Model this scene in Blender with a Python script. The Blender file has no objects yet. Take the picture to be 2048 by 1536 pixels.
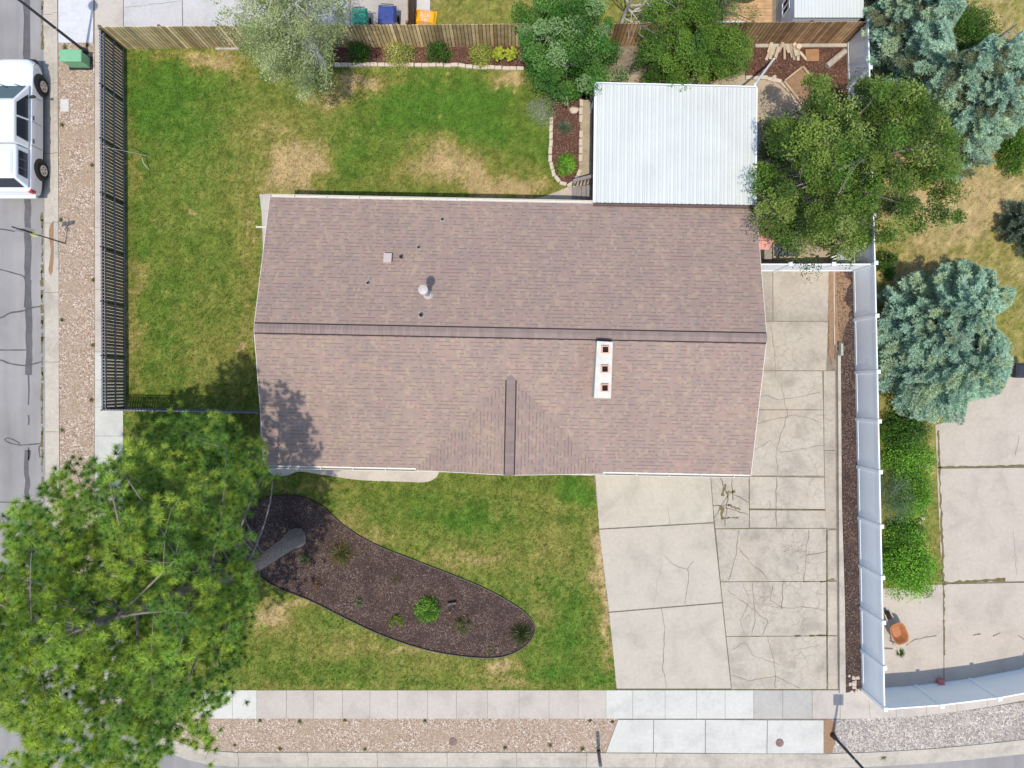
import bpy, bmesh, math, random
import numpy as np
from mathutils import Vector
R = math.radians
S = bpy.context.scene
C = S.collection
rng = np.random.default_rng(7)
random.seed(7)

# ------------------------------------------------------------------ camera, light
CAMH, F = 30.0, 1420.0
cam_d = bpy.data.cameras.new('camera'); cam = bpy.data.objects.new('camera', cam_d); C.objects.link(cam)
cam.location = (0, 0, CAMH); cam.rotation_euler = (0, 0, 0)
cam_d.sensor_width = 36; cam_d.lens = F/2048*36; cam_d.clip_end = 2000; cam_d.clip_start = 0.5
S.camera = cam
SUN_EL, SUN_AZ = R(71.5), R(189)
w = bpy.data.worlds.new('World'); S.world = w; w.use_nodes = True
nt = w.node_tree; bg = nt.nodes['Background']
sky = nt.nodes.new('ShaderNodeTexSky'); sky.sky_type = 'NISHITA'; sky.sun_disc = False
sky.sun_elevation = SUN_EL; sky.sun_rotation = SUN_AZ; sky.dust_density = 1.0; sky.ozone_density = 1.0
nt.links.new(sky.outputs[0], bg.inputs[0]); bg.inputs[1].default_value = 0.15
sd = bpy.data.lights.new('sun', 'SUN'); sd.energy = 2.45; sd.angle = R(0.55); sd.color = (1.0, 0.93, 0.80)
sun = bpy.data.objects.new('sun', sd); C.objects.link(sun)
TOSUN = Vector((math.sin(SUN_AZ)*math.cos(SUN_EL), math.cos(SUN_AZ)*math.cos(SUN_EL), math.sin(SUN_EL)))
sun.rotation_euler = TOSUN.to_track_quat('Z', 'Y').to_euler()
sun.location = (0, -10, 40)
S.view_settings.view_transform = 'Standard'; S.view_settings.look = 'None'
S.view_settings.exposure = 0.50; S.view_settings.gamma = 1

# ------------------------------------------------------------------ helpers
def P(px, py, h=0.0):
    k = (CAMH-h)/F
    return ((px-1024)*k, (768-py)*k, h)
def P2(px, py, h=0.0): return P(px, py, h)[:2]

def tag(o, label=None, cat=None, group=None, kind=None):
    if label: o['label'] = label
    if cat: o['category'] = cat
    if group: o['group'] = group
    if kind: o['kind'] = kind
    return o
def empty(name, loc=(0, 0, 0), rz=0.0):
    o = bpy.data.objects.new(name, None); C.objects.link(o); o.location = loc; o.rotation_euler = (0, 0, rz)
    o.empty_display_size = 0.3
    return o
def kids(o): return [c for c in bpy.data.objects if c.parent == o]
def copy_tree(o, parent=None):
    c = o.copy(); C.objects.link(c)
    if parent: c.parent = parent
    for k in kids(o): copy_tree(k, c)
    return c

class MB:
    def __init__(s): s.v = []; s.f = []; s.m = []; s.c = []; s.uv = {}
    def face(s, pts, mi=0, col=None, uv=None):
        n = len(s.v); s.v += [tuple(p) for p in pts]; s.f.append(tuple(range(n, n+len(pts)))); s.m.append(mi); s.c.append(col)
        if uv: s.uv[len(s.f)-1] = uv
    def mesh(s, vs, fs, mi=0, col=None):
        n = len(s.v); s.v += [tuple(p) for p in vs]
        for f in fs: s.f.append(tuple(n+i for i in f)); s.m.append(mi); s.c.append(col)
    def box(s, c, d, rz=0.0, mi=0, col=None, rx=0.0, ry=0.0, taper=1.0):
        vs = []
        cz, sz = math.cos(rz), math.sin(rz); cx, sx = math.cos(rx), math.sin(rx); cy, sy = math.cos(ry), math.sin(ry)
        for z in (-.5, .5):
            t = taper if z > 0 else 1.0
            for x, y in ((-.5, -.5), (.5, -.5), (.5, .5), (-.5, .5)):
                a, b, e = x*d[0]*t, y*d[1]*t, z*d[2]
                b, e = b*cx-e*sx, b*sx+e*cx
                a, e = a*cy+e*sy, -a*sy+e*cy
                a, b = a*cz-b*sz, a*sz+b*cz
                vs.append((c[0]+a, c[1]+b, c[2]+e))
        s.mesh(vs, [(3, 2, 1, 0), (4, 5, 6, 7), (0, 1, 5, 4), (1, 2, 6, 5), (2, 3, 7, 6), (3, 0, 4, 7)], mi, col)
    def bar(s, a, b, wd, ht, mi=0, col=None):
        a = Vector(a); b = Vector(b); d = (b-a); L = d.length
        if L < 1e-6: return
        d.normalize(); up = Vector((0, 0, 1)) if abs(d.z) < .95 else Vector((0, 1, 0))
        x = d.cross(up).normalized()*(wd/2); y = x.cross(d).normalized()*(ht/2)
        vs = [a-x-y, a+x-y, a+x+y, a-x+y, b-x-y, b+x-y, b+x+y, b-x+y]
        s.mesh(vs, [(3, 2, 1, 0), (4, 5, 6, 7), (0, 1, 5, 4), (1, 2, 6, 5), (2, 3, 7, 6), (3, 0, 4, 7)], mi, col)
    def prism(s, poly, z0, z1, mi=0, col=None, bottom=False):
        a = sum(poly[i][0]*poly[(i+1) % len(poly)][1]-poly[(i+1) % len(poly)][0]*poly[i][1] for i in range(len(poly)))
        if a < 0: poly = poly[::-1]
        n = len(poly); vs = [(p[0], p[1], z0) for p in poly]+[(p[0], p[1], z1) for p in poly]
        fs = [tuple(range(n, 2*n))]+[(i, (i+1) % n, n+(i+1) % n, n+i) for i in range(n)]
        if bottom: fs.append(tuple(range(n-1, -1, -1)))
        s.mesh(vs, fs, mi, col)
    def tube(s, pts, rad, seg=8, mi=0, col=None, cap=True, rough=0.0):
        pts = [Vector(p) for p in pts]; n = len(pts)
        if not hasattr(rad, '__len__'): rad = [rad]*n
        base = len(s.v); prev = None
        for i, p in enumerate(pts):
            d = (pts[min(i+1, n-1)]-pts[max(i-1, 0)]).normalized()
            if prev is None:
                up = Vector((0, 0, 1)) if abs(d.z) < .9 else Vector((1, 0, 0))
                x = d.cross(up).normalized()
            else: x = (prev-d*prev.dot(d)).normalized()
            prev = x; y = d.cross(x)
            for k in range(seg):
                t = 2*math.pi*k/seg
                s.v.append(tuple(p+(x*math.cos(t)+y*math.sin(t))*rad[i]*(1+rough*(math.sin(k*2.9+i*.35)+.7*math.sin(k*5.3-i*.8)+random.uniform(-.6, .6)))))
        for i in range(n-1):
            for k in range(seg):
                a = base+i*seg+k; b = base+i*seg+(k+1) % seg
                s.f.append((a, b, b+seg, a+seg)); s.m.append(mi); s.c.append(col)
        if cap:
            s.f.append(tuple(base+k for k in range(seg-1, -1, -1))); s.m.append(mi); s.c.append(col)
            s.f.append(tuple(base+(n-1)*seg+k for k in range(seg))); s.m.append(mi); s.c.append(col)
    def cyl(s, c, r, h, seg=20, mi=0, col=None, r2=None): s.tube([c, (c[0], c[1], c[2]+h)], [r, r if r2 is None else r2], seg, mi, col)
    def ribbon(s, pts, wd, z=None, mi=0, col=None, jit=0.0):
        pts = [Vector(p if len(p) == 3 else (p[0], p[1], z)) for p in pts]
        n = len(pts); L = []
        for i, p in enumerate(pts):
            d = (pts[min(i+1, n-1)]-pts[max(i-1, 0)]); d.z = 0; d.normalize()
            x = Vector((-d.y, d.x, 0)); ww = wd[i] if hasattr(wd, '__len__') else wd
            ww *= 1+jit*random.uniform(-1, 1)
            L.append((p+x*ww/2, p-x*ww/2))
        for i in range(n-1): s.face([L[i][1], L[i+1][1], L[i+1][0], L[i][0]], mi, col)
    def loft(s, rings, mi=0, col=None, closed=True, caps=True):
        n = len(rings[0]); base = len(s.v)
        for r in rings: s.v += [tuple(p) for p in r]
        for i in range(len(rings)-1):
            for k in range(n if closed else n-1):
                a = base+i*n+k; b = base+i*n+(k+1) % n
                s.f.append((a, b, b+n, a+n)); s.m.append(mi); s.c.append(col)
        if caps:
            s.f.append(tuple(base+k for k in range(n-1, -1, -1))); s.m.append(mi); s.c.append(col)
            s.f.append(tuple(base+(len(rings)-1)*n+k for k in range(n))); s.m.append(mi); s.c.append(col)
    def build(s, name, mats, parent=None, smooth=False, bevel=0.0, loc=None):
        me = bpy.data.meshes.new(name)
        vv = s.v
        if loc is not None: vv = [(a[0]-loc[0], a[1]-loc[1], a[2]-loc[2]) for a in s.v]
        me.from_pydata(vv, [], s.f)
        if not isinstance(mats, (list, tuple)): mats = [mats]
        for m in mats: me.materials.append(m)
        me.polygons.foreach_set('material_index', s.m)
        if any(c is not None for c in s.c):
            at = me.color_attributes.new('Col', 'FLOAT_COLOR', 'CORNER')
            arr = np.ones((len(me.loops), 4), np.float32); k = 0
            for f, c in zip(s.f, s.c):
                if c is not None: arr[k:k+len(f), :3] = c
                k += len(f)
            at.data.foreach_set('color', arr.ravel())
        if s.uv:
            ul = me.uv_layers.new(name='UVMap'); k = 0
            for i, f in enumerate(s.f):
                if i in s.uv:
                    for j in range(len(f)): ul.data[k+j].uv = s.uv[i][j]
                k += len(f)
        if smooth: me.polygons.foreach_set('use_smooth', [True]*len(s.f))
        me.update(); me.validate()
        o = bpy.data.objects.new(name, me); C.objects.link(o)
        if parent is not None:
            o.parent = parent
        if loc is not None: o.location = loc
        if bevel:
            b = o.modifiers.new('bevel', 'BEVEL'); b.width = bevel; b.segments = 2; b.limit_method = 'ANGLE'; b.angle_limit = R(40)
        return o

def npmesh(name, verts, faces_n, mat, cols=None, parent=None, loc=None):
    """verts (N,k,3): N separate k-gons, cols (N,3)"""
    N, k, _ = verts.shape
    me = bpy.data.meshes.new(name)
    v = verts.reshape(-1, 3).astype(np.float32)
    if loc is not None: v = v-np.array(loc, np.float32)
    me.vertices.add(N*k); me.vertices.foreach_set('co', v.ravel())
    me.loops.add(N*k); me.loops.foreach_set('vertex_index', np.arange(N*k, dtype=np.int32))
    me.polygons.add(N); me.polygons.foreach_set('loop_start', np.arange(0, N*k, k, dtype=np.int32))
    me.materials.append(mat)
    if cols is not None:
        at = me.color_attributes.new('Col', 'FLOAT_COLOR', 'CORNER')
        arr = np.ones((N, k, 4), np.float32); arr[:, :, :3] = cols[:, None, :]
        at.data.foreach_set('color', arr.ravel())
    me.update(calc_edges=True)
    o = bpy.data.objects.new(name, me); C.objects.link(o)
    if parent is not None: o.parent = parent
    if loc is not None: o.location = loc
    return o

def inpoly(x, y, poly):
    x = np.asarray(x, float); y = np.asarray(y, float); r = np.zeros(x.shape, bool); n = len(poly)
    for i in range(n):
        x1, y1 = poly[i]; x2, y2 = poly[(i+1) % n]
        c = ((y1 > y) != (y2 > y)) & (x < (x2-x1)*(y-y1)/((y2-y1) if y2 != y1 else 1e-9)+x1)
        r ^= c
    return r
def vnoise(x, y, seed=0):
    r = np.random.default_rng(seed); T = r.random((256, 256))
    xi = np.floor(x).astype(int); yi = np.floor(y).astype(int); fx = x-xi; fy = y-yi
    fx = fx*fx*(3-2*fx); fy = fy*fy*(3-2*fy)
    g = lambda a, b: T[a % 256, b % 256]
    return (g(xi, yi)*(1-fx)+g(xi+1, yi)*fx)*(1-fy)+(g(xi, yi+1)*(1-fx)+g(xi+1, yi+1)*fx)*fy
def fbm(x, y, seed=0, o=4):
    t = 0; a = .5; s = 0
    for i in range(o): t = t+a*vnoise(x*2**i+i*17.3, y*2**i+i*9.1, seed+i); s += a; a *= .55
    return t/s
def smooth_path(pts, n=6):
    out = []
    for i in range(len(pts)-1):
        p0 = pts[max(i-1, 0)]; p1 = pts[i]; p2 = pts[i+1]; p3 = pts[min(i+2, len(pts)-1)]
        for k in range(n):
            t = k/n
            out.append(tuple(.5*((2*b)+(c-a)*t+(2*a-5*b+4*c-d)*t*t+(-a+3*b-3*c+d)*t**3) for a, b, c, d in zip(p0, p1, p2, p3)))
    out.append(tuple(pts[-1])); return out
def jag(a, b, n, amp):
    """jagged line between pixel points"""
    pts = []; off = 0
    d = (b[0]-a[0], b[1]-a[1]); L = math.hypot(*d) or 1; nx, ny = -d[1]/L, d[0]/L
    for i in range(n+1):
        t = i/n; off = 0 if i in (0, n) else random.uniform(-amp, amp)
        pts.append((a[0]+d[0]*t+nx*off, a[1]+d[1]*t+ny*off))
    return pts

# ------------------------------------------------------------------ materials
def newmat(name):
    m = bpy.data.materials.new(name); m.use_nodes = True; nt = m.node_tree
    return m, nt, nt.nodes['Principled BSDF']
def N(nt, t, **kw):
    n = nt.nodes.new(t)
    for k, v in kw.items(): setattr(n, k, v)
    return n
def lk(nt, a, b): nt.links.new(a, b)
def noise(nt, scale, detail=4, rough=.55, co=None, dist=0.0):
    n = N(nt, 'ShaderNodeTexNoise'); n.inputs['Scale'].default_value = scale; n.inputs['Detail'].default_value = detail
    n.inputs['Roughness'].default_value = rough; n.inputs['Distortion'].default_value = dist
    if co is not None: lk(nt, co, n.inputs['Vector'])
    return n
def ramp(nt, fac, stops, interp='LINEAR'):
    r = N(nt, 'ShaderNodeValToRGB'); r.color_ramp.interpolation = interp
    e = r.color_ramp.elements
    while len(e) < len(stops): e.new(.5)
    for i, (p, c) in enumerate(stops): e[i].position = p; e[i].color = (*c, 1) if len(c) == 3 else c
    lk(nt, fac, r.inputs[0]); return r
def mixc(nt, a, b, fac, mode='MIX'):
    m = N(nt, 'ShaderNodeMix', data_type='RGBA', blend_type=mode)
    for s, v in ((m.inputs[0], fac), (m.inputs[6], a), (m.inputs[7], b)):
        if hasattr(v, 'links') or hasattr(v, 'is_linked'): lk(nt, v, s)
        elif isinstance(v, (tuple, list)): s.default_value = (*v[:3], 1)
        else: s.default_value = v
    return m.outputs[2]
def objco(nt, mapping=None):
    t = N(nt, 'ShaderNodeTexCoord')
    if mapping:
        mp = N(nt, 'ShaderNodeMapping'); mp.inputs['Scale'].default_value = mapping; lk(nt, t.outputs['Object'], mp.inputs[0]); return mp.outputs[0]
    return t.outputs['Object']
def g3(v): return (v, v, v)

def simple(name, col, rough=.6, metal=0.0, var=.15, scale=3.0, fine=0.0, fscale=60, bump=0.0, bscale=40, spec=.4, coat=0.0):
    """base colour or 'attr', mottled with noise"""
    m, nt, b = newmat(name)
    co = objco(nt)
    if col == 'attr':
        a = N(nt, 'ShaderNodeAttribute', attribute_name='Col'); base = a.outputs['Color']
    else: base = tuple(col)
    if var:
        n1 = noise(nt, scale, 5, .6, co)
        r1 = ramp(nt, n1.outputs[0], [(.3, g3(1-var)), (.7, g3(1+var*.6))])
        base = mixc(nt, base, r1.outputs[0], 1.0, 'MULTIPLY')
    if fine:
        n2 = noise(nt, fscale, 2, .5, co)
        r2 = ramp(nt, n2.outputs[0], [(.3, g3(1-fine)), (.7, g3(1+fine))])
        base = mixc(nt, base, r2.outputs[0], 1.0, 'MULTIPLY')
    if isinstance(base, tuple): b.inputs['Base Color'].default_value = (*base, 1)
    else: lk(nt, base, b.inputs['Base Color'])
    b.inputs['Roughness'].default_value = rough; b.inputs['Metallic'].default_value = metal
    b.inputs['Specular IOR Level'].default_value = spec
    if coat: b.inputs['Coat Weight'].default_value = coat
    if bump:
        nb = noise(nt, bscale, 3, .6, co); bp = N(nt, 'ShaderNodeBump'); bp.inputs['Strength'].default_value = bump
        bp.inputs['Distance'].default_value = .02
        lk(nt, nb.outputs[0], bp.inputs['Height']); lk(nt, bp.outputs[0], b.inputs['Normal'])
    return m

def leafmat(name, trans=.25, rough=.6, spec=.14):
    m, nt, b = newmat(name)
    a = N(nt, 'ShaderNodeAttribute', attribute_name='Col')
    lk(nt, a.outputs['Color'], b.inputs['Base Color']); b.inputs['Roughness'].default_value = rough
    b.inputs['Specular IOR Level'].default_value = spec
    tr = N(nt, 'ShaderNodeBsdfTranslucent'); lk(nt, mixc(nt, a.outputs['Color'], (1.2, 1.25, .6), 1.0, 'MULTIPLY'), tr.inputs[0])
    mx = N(nt, 'ShaderNodeMixShader'); mx.inputs[0].default_value = trans
    lk(nt, b.outputs[0], mx.inputs[1]); lk(nt, tr.outputs[0], mx.inputs[2]); lk(nt, mx.outputs[0], nt.nodes['Material Output'].inputs[0])
    return m

def concrete(name, stain=(.42, .33, .24), stain_amt=.0, craze=0.0, craze_scale=1.6, dirty=.12, attr=True, base=(.5, .45, .4)):
    m, nt, b = newmat(name); co = objco(nt)
    if attr: a = N(nt, 'ShaderNodeAttribute', attribute_name='Col'); c = a.outputs['Color']
    else: c = base
    n1 = noise(nt, .9, 6, .62, co, .4)
    c = mixc(nt, c, ramp(nt, n1.outputs[0], [(.28, g3(1-dirty*1.4)), (.5, g3(1.0)), (.72, g3(1+dirty*.5))]).outputs[0], 1.0, 'MULTIPLY')
    n2 = noise(nt, 7, 6, .7, co)
    c = mixc(nt, c, ramp(nt, n2.outputs[0], [(.3, g3(1-dirty*.8)), (.7, g3(1+dirty*.4))]).outputs[0], 1.0, 'MULTIPLY')
    n5 = noise(nt, 24, 3, .6, co)
    c = mixc(nt, c, ramp(nt, n5.outputs[0], [(.66, g3(1)), (.72, g3(.68))]).outputs[0], 1.0, 'MULTIPLY')
    n3 = noise(nt, 55, 2, .5, co)
    c = mixc(nt, c, ramp(nt, n3.outputs[0], [(.3, g3(.93)), (.7, g3(1.05))]).outputs[0], 1.0, 'MULTIPLY')
    if stain_amt:
        n4 = noise(nt, .55, 5, .6, co, .8)
        c = mixc(nt, c, stain, N(nt, 'ShaderNodeMath', operation='MULTIPLY').outputs[0] if False else ramp(nt, n4.outputs[0], [(.52, g3(0)), (.75, g3(stain_amt))]).outputs[0])
    if craze:
        wv = noise(nt, 3, 3, .5, co)
        wc = N(nt, 'ShaderNodeVectorMath', operation='MULTIPLY_ADD'); lk(nt, wv.outputs[1], wc.inputs[0]); wc.inputs[1].default_value = (.35, .35, 0); lk(nt, co, wc.inputs[2])
        v = N(nt, 'ShaderNodeTexVoronoi', feature='DISTANCE_TO_EDGE'); v.inputs['Scale'].default_value = craze_scale; lk(nt, wc.outputs[0], v.inputs['Vector'])
        e = ramp(nt, v.outputs['Distance'], [(0, g3(1)), (.018, g3(.8)), (.04, g3(0))])
        nm = noise(nt, .45, 2, .5, co)
        k = ramp(nt, nm.outputs[0], [(.53, g3(0)), (.62, g3(craze))])
        f = mixc(nt, e.outputs[0], k.outputs[0], 1.0, 'MULTIPLY')
        c = mixc(nt, c, (.1, .08, .06), f)
    lk(nt, c, b.inputs['Base Color']); b.inputs['Roughness'].default_value = .85; b.inputs['Specular IOR Level'].default_value = .2
    bp = N(nt, 'ShaderNodeBump'); bp.inputs['Strength'].default_value = .25; bp.inputs['Distance'].default_value = .01
    lk(nt, n3.outputs[0], bp.inputs['Height']); lk(nt, bp.outputs[0], b.inputs['Normal'])
    return m

def gravelmat(name, stops, scale=26, weed=(.16, .15, .06), weed_amt=.6, soil=(.38, .285, .20)):
    m, nt, b = newmat(name); co = objco(nt)
    v = N(nt, 'ShaderNodeTexVoronoi'); v.inputs['Scale'].default_value = scale; lk(nt, co, v.inputs['Vector'])
    sep = N(nt, 'ShaderNodeSeparateColor'); lk(nt, v.outputs['Color'], sep.inputs[0])
    c = ramp(nt, sep.outputs[0], stops).outputs[0]
    n0 = noise(nt, 1.1, 5, .6, co)
    c = mixc(nt, c, soil, ramp(nt, n0.outputs[0], [(.44, g3(0)), (.62, g3(.75))]).outputs[0])
    n1 = noise(nt, 2.3, 6, .7, co)
    c = mixc(nt, c, weed, ramp(nt, n1.outputs[0], [(.61, g3(0)), (.72, g3(weed_amt))]).outputs[0])
    lk(nt, c, b.inputs['Base Color']); b.inputs['Roughness'].default_value = .9; b.inputs['Specular IOR Level'].default_value = .2
    bp = N(nt, 'ShaderNodeBump'); bp.inputs['Strength'].default_value = .9; bp.inputs['Distance'].default_value = .025; bp.invert = True
    lk(nt, v.outputs['Distance'], bp.inputs['Height']); lk(nt, bp.outputs[0], b.inputs['Normal'])
    return m

def asphalt():
    m, nt, b = newmat('asphalt'); co = objco(nt)
    n1 = noise(nt, .35, 5, .6, co); c = ramp(nt, n1.outputs[0], [(.3, (.245, .235, .23)), (.7, (.33, .315, .31))]).outputs[0]
    st = noise(nt, 1.0, 4, .6, objco(nt, (1.6, .12, 1)))
    c = mixc(nt, c, ramp(nt, st.outputs[0], [(.3, g3(.86)), (.7, g3(1.1))]).outputs[0], 1.0, 'MULTIPLY')
    n2 = noise(nt, 70, 2, .6, co); c = mixc(nt, c, ramp(nt, n2.outputs[0], [(.3, g3(.82)), (.7, g3(1.16))]).outputs[0], 1.0, 'MULTIPLY')
    lk(nt, c, b.inputs['Base Color']); b.inputs['Roughness'].default_value = .85; b.inputs['Specular IOR Level'].default_value = .25
    bp = N(nt, 'ShaderNodeBump'); bp.inputs['Strength'].default_value = .4; bp.inputs['Distance'].default_value = .01
    lk(nt, n2.outputs[0], bp.inputs['Height']); lk(nt, bp.outputs[0], b.inputs['Normal'])
    return m

def shingles(name='shingles', gain=1.0):
    m, nt, b = newmat(name)
    uv = N(nt, 'ShaderNodeUVMap', uv_map='UVMap'); sp = N(nt, 'ShaderNodeSeparateXYZ'); lk(nt, uv.outputs[0], sp.inputs[0])
    def ma(op, a, bb=None, cc=None):
        n = N(nt, 'ShaderNodeMath', operation=op)
        for i, v in enumerate((a, bb, cc)):
            if v is None: continue
            if isinstance(v, (int, float)): n.inputs[i].default_value = v
            else: lk(nt, v, n.inputs[i])
        return n.outputs[0]
    rowf = ma('DIVIDE', sp.outputs[1], .142); row = ma('FLOOR', rowf); fy = ma('SUBTRACT', rowf, row)
    wn = N(nt, 'ShaderNodeTexWhiteNoise', noise_dimensions='1D'); lk(nt, row, wn.inputs['W'])
    colf = ma('ADD', ma('DIVIDE', sp.outputs[0], .09), ma('MULTIPLY', wn.outputs['Value'], 13.7)); colm = ma('FLOOR', colf)
    # pairs of cells sometimes merge into one wide tab
    half = ma('FLOOR', ma('DIVIDE', colf, 2.0))
    cmb = N(nt, 'ShaderNodeCombineXYZ'); lk(nt, half, cmb.inputs[0]); lk(nt, row, cmb.inputs[1])
    w1 = N(nt, 'ShaderNodeTexWhiteNoise', noise_dimensions='2D'); lk(nt, cmb.outputs[0], w1.inputs['Vector'])
    merge = ma('GREATER_THAN', w1.outputs['Value'], .55)
    cid = ma('ADD', ma('MULTIPLY', merge, ma('MULTIPLY', half, 2.0)), ma('MULTIPLY', ma('SUBTRACT', 1.0, merge), colm))
    cm2 = N(nt, 'ShaderNodeCombineXYZ'); lk(nt, cid, cm2.inputs[0]); lk(nt, row, cm2.inputs[1]); cm2.inputs[2].default_value = 5
    w2 = N(nt, 'ShaderNodeTexWhiteNoise', noise_dimensions='3D'); lk(nt, cm2.outputs[0], w2.inputs['Vector'])
    s2 = N(nt, 'ShaderNodeSeparateColor'); lk(nt, w2.outputs['Color'], s2.inputs[0])
    c = ramp(nt, s2.outputs[0], [(0, (.34, .25, .215)), (.18, (.40, .275, .24)), (.36, (.30, .25, .235)), (.52, (.45, .345, .255)), (.7, (.35, .275, .225)), (.86, (.39, .26, .25)), (1, (.30, .255, .25))], 'CONSTANT').outputs[0]
    c = mixc(nt, c, (.318, .236, .196), .6)
    # raised tabs' shadow, painted as a printed dark band along their lower edges
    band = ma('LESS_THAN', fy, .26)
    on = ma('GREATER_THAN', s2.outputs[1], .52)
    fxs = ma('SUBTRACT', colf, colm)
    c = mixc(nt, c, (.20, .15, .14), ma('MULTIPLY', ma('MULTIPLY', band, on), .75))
    lg = noise(nt, .6, 4, .6, uv.outputs[0])
    c = mixc(nt, c, ramp(nt, lg.outputs[0], [(.3, (.92, .93, .96)), (.7, (1.08, 1.06, 1.03))]).outputs[0], 1.0, 'MULTIPLY')
    mps = N(nt, 'ShaderNodeMapping'); mps.inputs['Scale'].default_value = (2.2, .28, 1); lk(nt, uv.outputs[0], mps.inputs[0])
    sk = noise(nt, 1.0, 5, .65, mps.outputs[0])
    c = mixc(nt, c, ramp(nt, sk.outputs[0], [(.3, (.93, .925, .92)), (.7, (1.06, 1.055, 1.04))]).outputs[0], 1.0, 'MULTIPLY')
    gr = noise(nt, 90, 2, .6, uv.outputs[0])
    c = mixc(nt, c, ramp(nt, gr.outputs[0], [(.25, g3(.77*gain)), (.75, g3(1.12*gain))]).outputs[0], 1.0, 'MULTIPLY')
    lk(nt, c, b.inputs['Base Color']); b.inputs['Roughness'].default_value = .92; b.inputs['Specular IOR Level'].default_value = .15
    ht = ma('ADD', ma('MULTIPLY', on, .5), ma('SUBTRACT', 1.0, fy))
    bp = N(nt, 'ShaderNodeBump'); bp.inputs['Strength'].default_value = .35; bp.inputs['Distance'].default_value = .008
    lk(nt, ht, bp.inputs['Height']); lk(nt, bp.outputs[0], b.inputs['Normal'])
    return m

M = {}
M['asphalt'] = asphalt()
M['tar'] = simple('tar', (.085, .083, .088), .6, var=.25, scale=6, fine=.15)
M['patch'] = simple('patch_asphalt', (.115, .112, .118), .85, var=.25, scale=2.5, fine=.2, fscale=80)
M['conc'] = concrete('concrete_slabs')
M['conc_old'] = concrete('old_concrete', craze=.28, craze_scale=2.0, dirty=.2, stain_amt=.45)
M['kerb'] = concrete('kerb_concrete', attr=False, base=(.48, .435, .37), dirty=.2)
M['path'] = concrete('path_concrete', attr=False, base=(.44, .36, .265), dirty=.15)
M['crack'] = simple('crack_dirt', (.19, .155, .12), .95, var=.3, scale=9)
M['moss'] = simple('joint_moss', (.17, .14, .06), .95, var=.4, scale=14, fine=.2)
M['mud'] = simple('dried_mud', (.30, .185, .11), .95, var=.2, scale=8, fine=.12)
M['dirt'] = simple('soil', (.25, .205, .16), .95, var=.3, scale=3, fine=.3)
M['farground'] = simple('dry_ground', (.24, .19, .11), .95, var=.3, scale=.3, fine=.2)
M['grav'] = gravelmat('pink_gravel', [(0, (.19, .125, .085)), (.25, (.33, .225, .165)), (.5, (.41, .305, .23)), (.78, (.47, .375, .295)), (.93, (.66, .60, .52)), (1, (.75, .70, .63))], 24)
M['rock'] = gravelmat('grey_rock', [(0, (.22, .20, .19)), (.3, (.33, .30, .28)), (.6, (.45, .41, .36)), (1, (.6, .56, .5))], 13, weed_amt=.1, soil=(.25, .22, .2))
M['mulch'] = gravelmat('bark_mulch', [(0, (.032, .021, .018)), (.4, (.078, .050, .043)), (.75, (.13, .083, .068)), (1, (.24, .17, .14))], 30, weed_amt=0, soil=(.05, .032, .028))
M['mulch_red'] = gravelmat('red_bark_mulch', [(0, (.05, .022, .015)), (.4, (.11, .05, .035)), (.75, (.17, .085, .06)), (1, (.28, .18, .13))], 28, weed_amt=0, soil=(.1, .05, .035))
M['attr'] = simple('coloured', 'attr', .75, var=.12, scale=5)
M['stone'] = simple('stones', 'attr', .85, var=.1, scale=20, fine=.1)
M['wood'] = simple('weathered_board', 'attr', .85, var=.3, scale=3, fine=.15, fscale=50)
M['leaf'] = leafmat('leaves')
M['needle'] = leafmat('needles', .12, .65, .1)
M['grass'] = leafmat('grass_blades', .2, .75, .12)
M['bark'] = simple('bark', (.26, .225, .205), .9, var=.45, scale=9, fine=.3, fscale=40, bump=.8, bscale=22)
M['paleb'] = simple('pale_bark', (.50, .49, .46), .8, var=.25, scale=7)
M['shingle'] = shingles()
M['cap'] = simple('ridge_shingle', 'attr', .92, var=.12, scale=4, fine=.16, fscale=90, spec=.15)
M['white'] = simple('white_vinyl', (.88, .93, .96), .45, var=.03, scale=1.2)
M['whitep'] = simple('white_paint', (.78, .76, .73), .5, var=.08, scale=4)
M['gutter'] = simple('cream_gutter', (.66, .63, .56), .45, var=.06, scale=6)
M['metalroof'] = simple('white_metal_sheet', (.605, .63, .605), .42, var=.06, scale=.8, fine=.02)
M['iron'] = simple('black_iron', (.035, .033, .04), .5, var=.2, scale=8)
M['irong'] = simple('grey_iron', (.21, .21, .25), .5, var=.2, scale=8)
M['black'] = simple('black_plastic', (.022, .022, .025), .5, var=.1)
M['rubber'] = simple('tyre_rubber', (.02, .02, .02), .8, var=.2, scale=10)
M['carp'] = simple('white_car_paint', (.80, .815, .83), .25, var=.0, coat=.6, spec=.5)
M['glass'] = simple('dark_glass', (.02, .03, .045), .08, var=0, spec=.8)
M['rim'] = simple('alloy_rim', (.6, .6, .62), .3, metal=.8, var=0)
M['red'] = simple('red_lens', (.45, .02, .03), .3, var=0)
M['terra'] = simple('terracotta', (.72, .40, .29), .85, var=.2, scale=10)
M['mortar'] = simple('chimney_mortar', (.62, .60, .54), .9, var=.1, scale=4, fine=.05)
M['brickw'] = simple('house_brick', (.42, .30, .25), .85, var=.25, scale=6)
M['greenbox'] = simple('green_enamel', (.19, .44, .25), .45, var=.1, scale=4)
M['orange'] = simple('orange_tray', (.42, .17, .065), .5, var=.25, scale=5)
M['dark_opening'] = simple('dark_opening', (.02, .012, .01), .95, var=.2)  # near-black fill for the vent pipe mouths and flue bottoms
M['deckg'] = simple('grey_deck_paint', (.27, .24, .23), .7, var=.15, scale=5)

# ------------------------------------------------------------------ setting: ground and streets
g = MB(); g.face([(-500, -500, -.16), (500, -500, -.16), (500, 500, -.16), (-500, 500, -.16)])
tag(g.build('ground', M['farground']), kind='structure')

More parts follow.
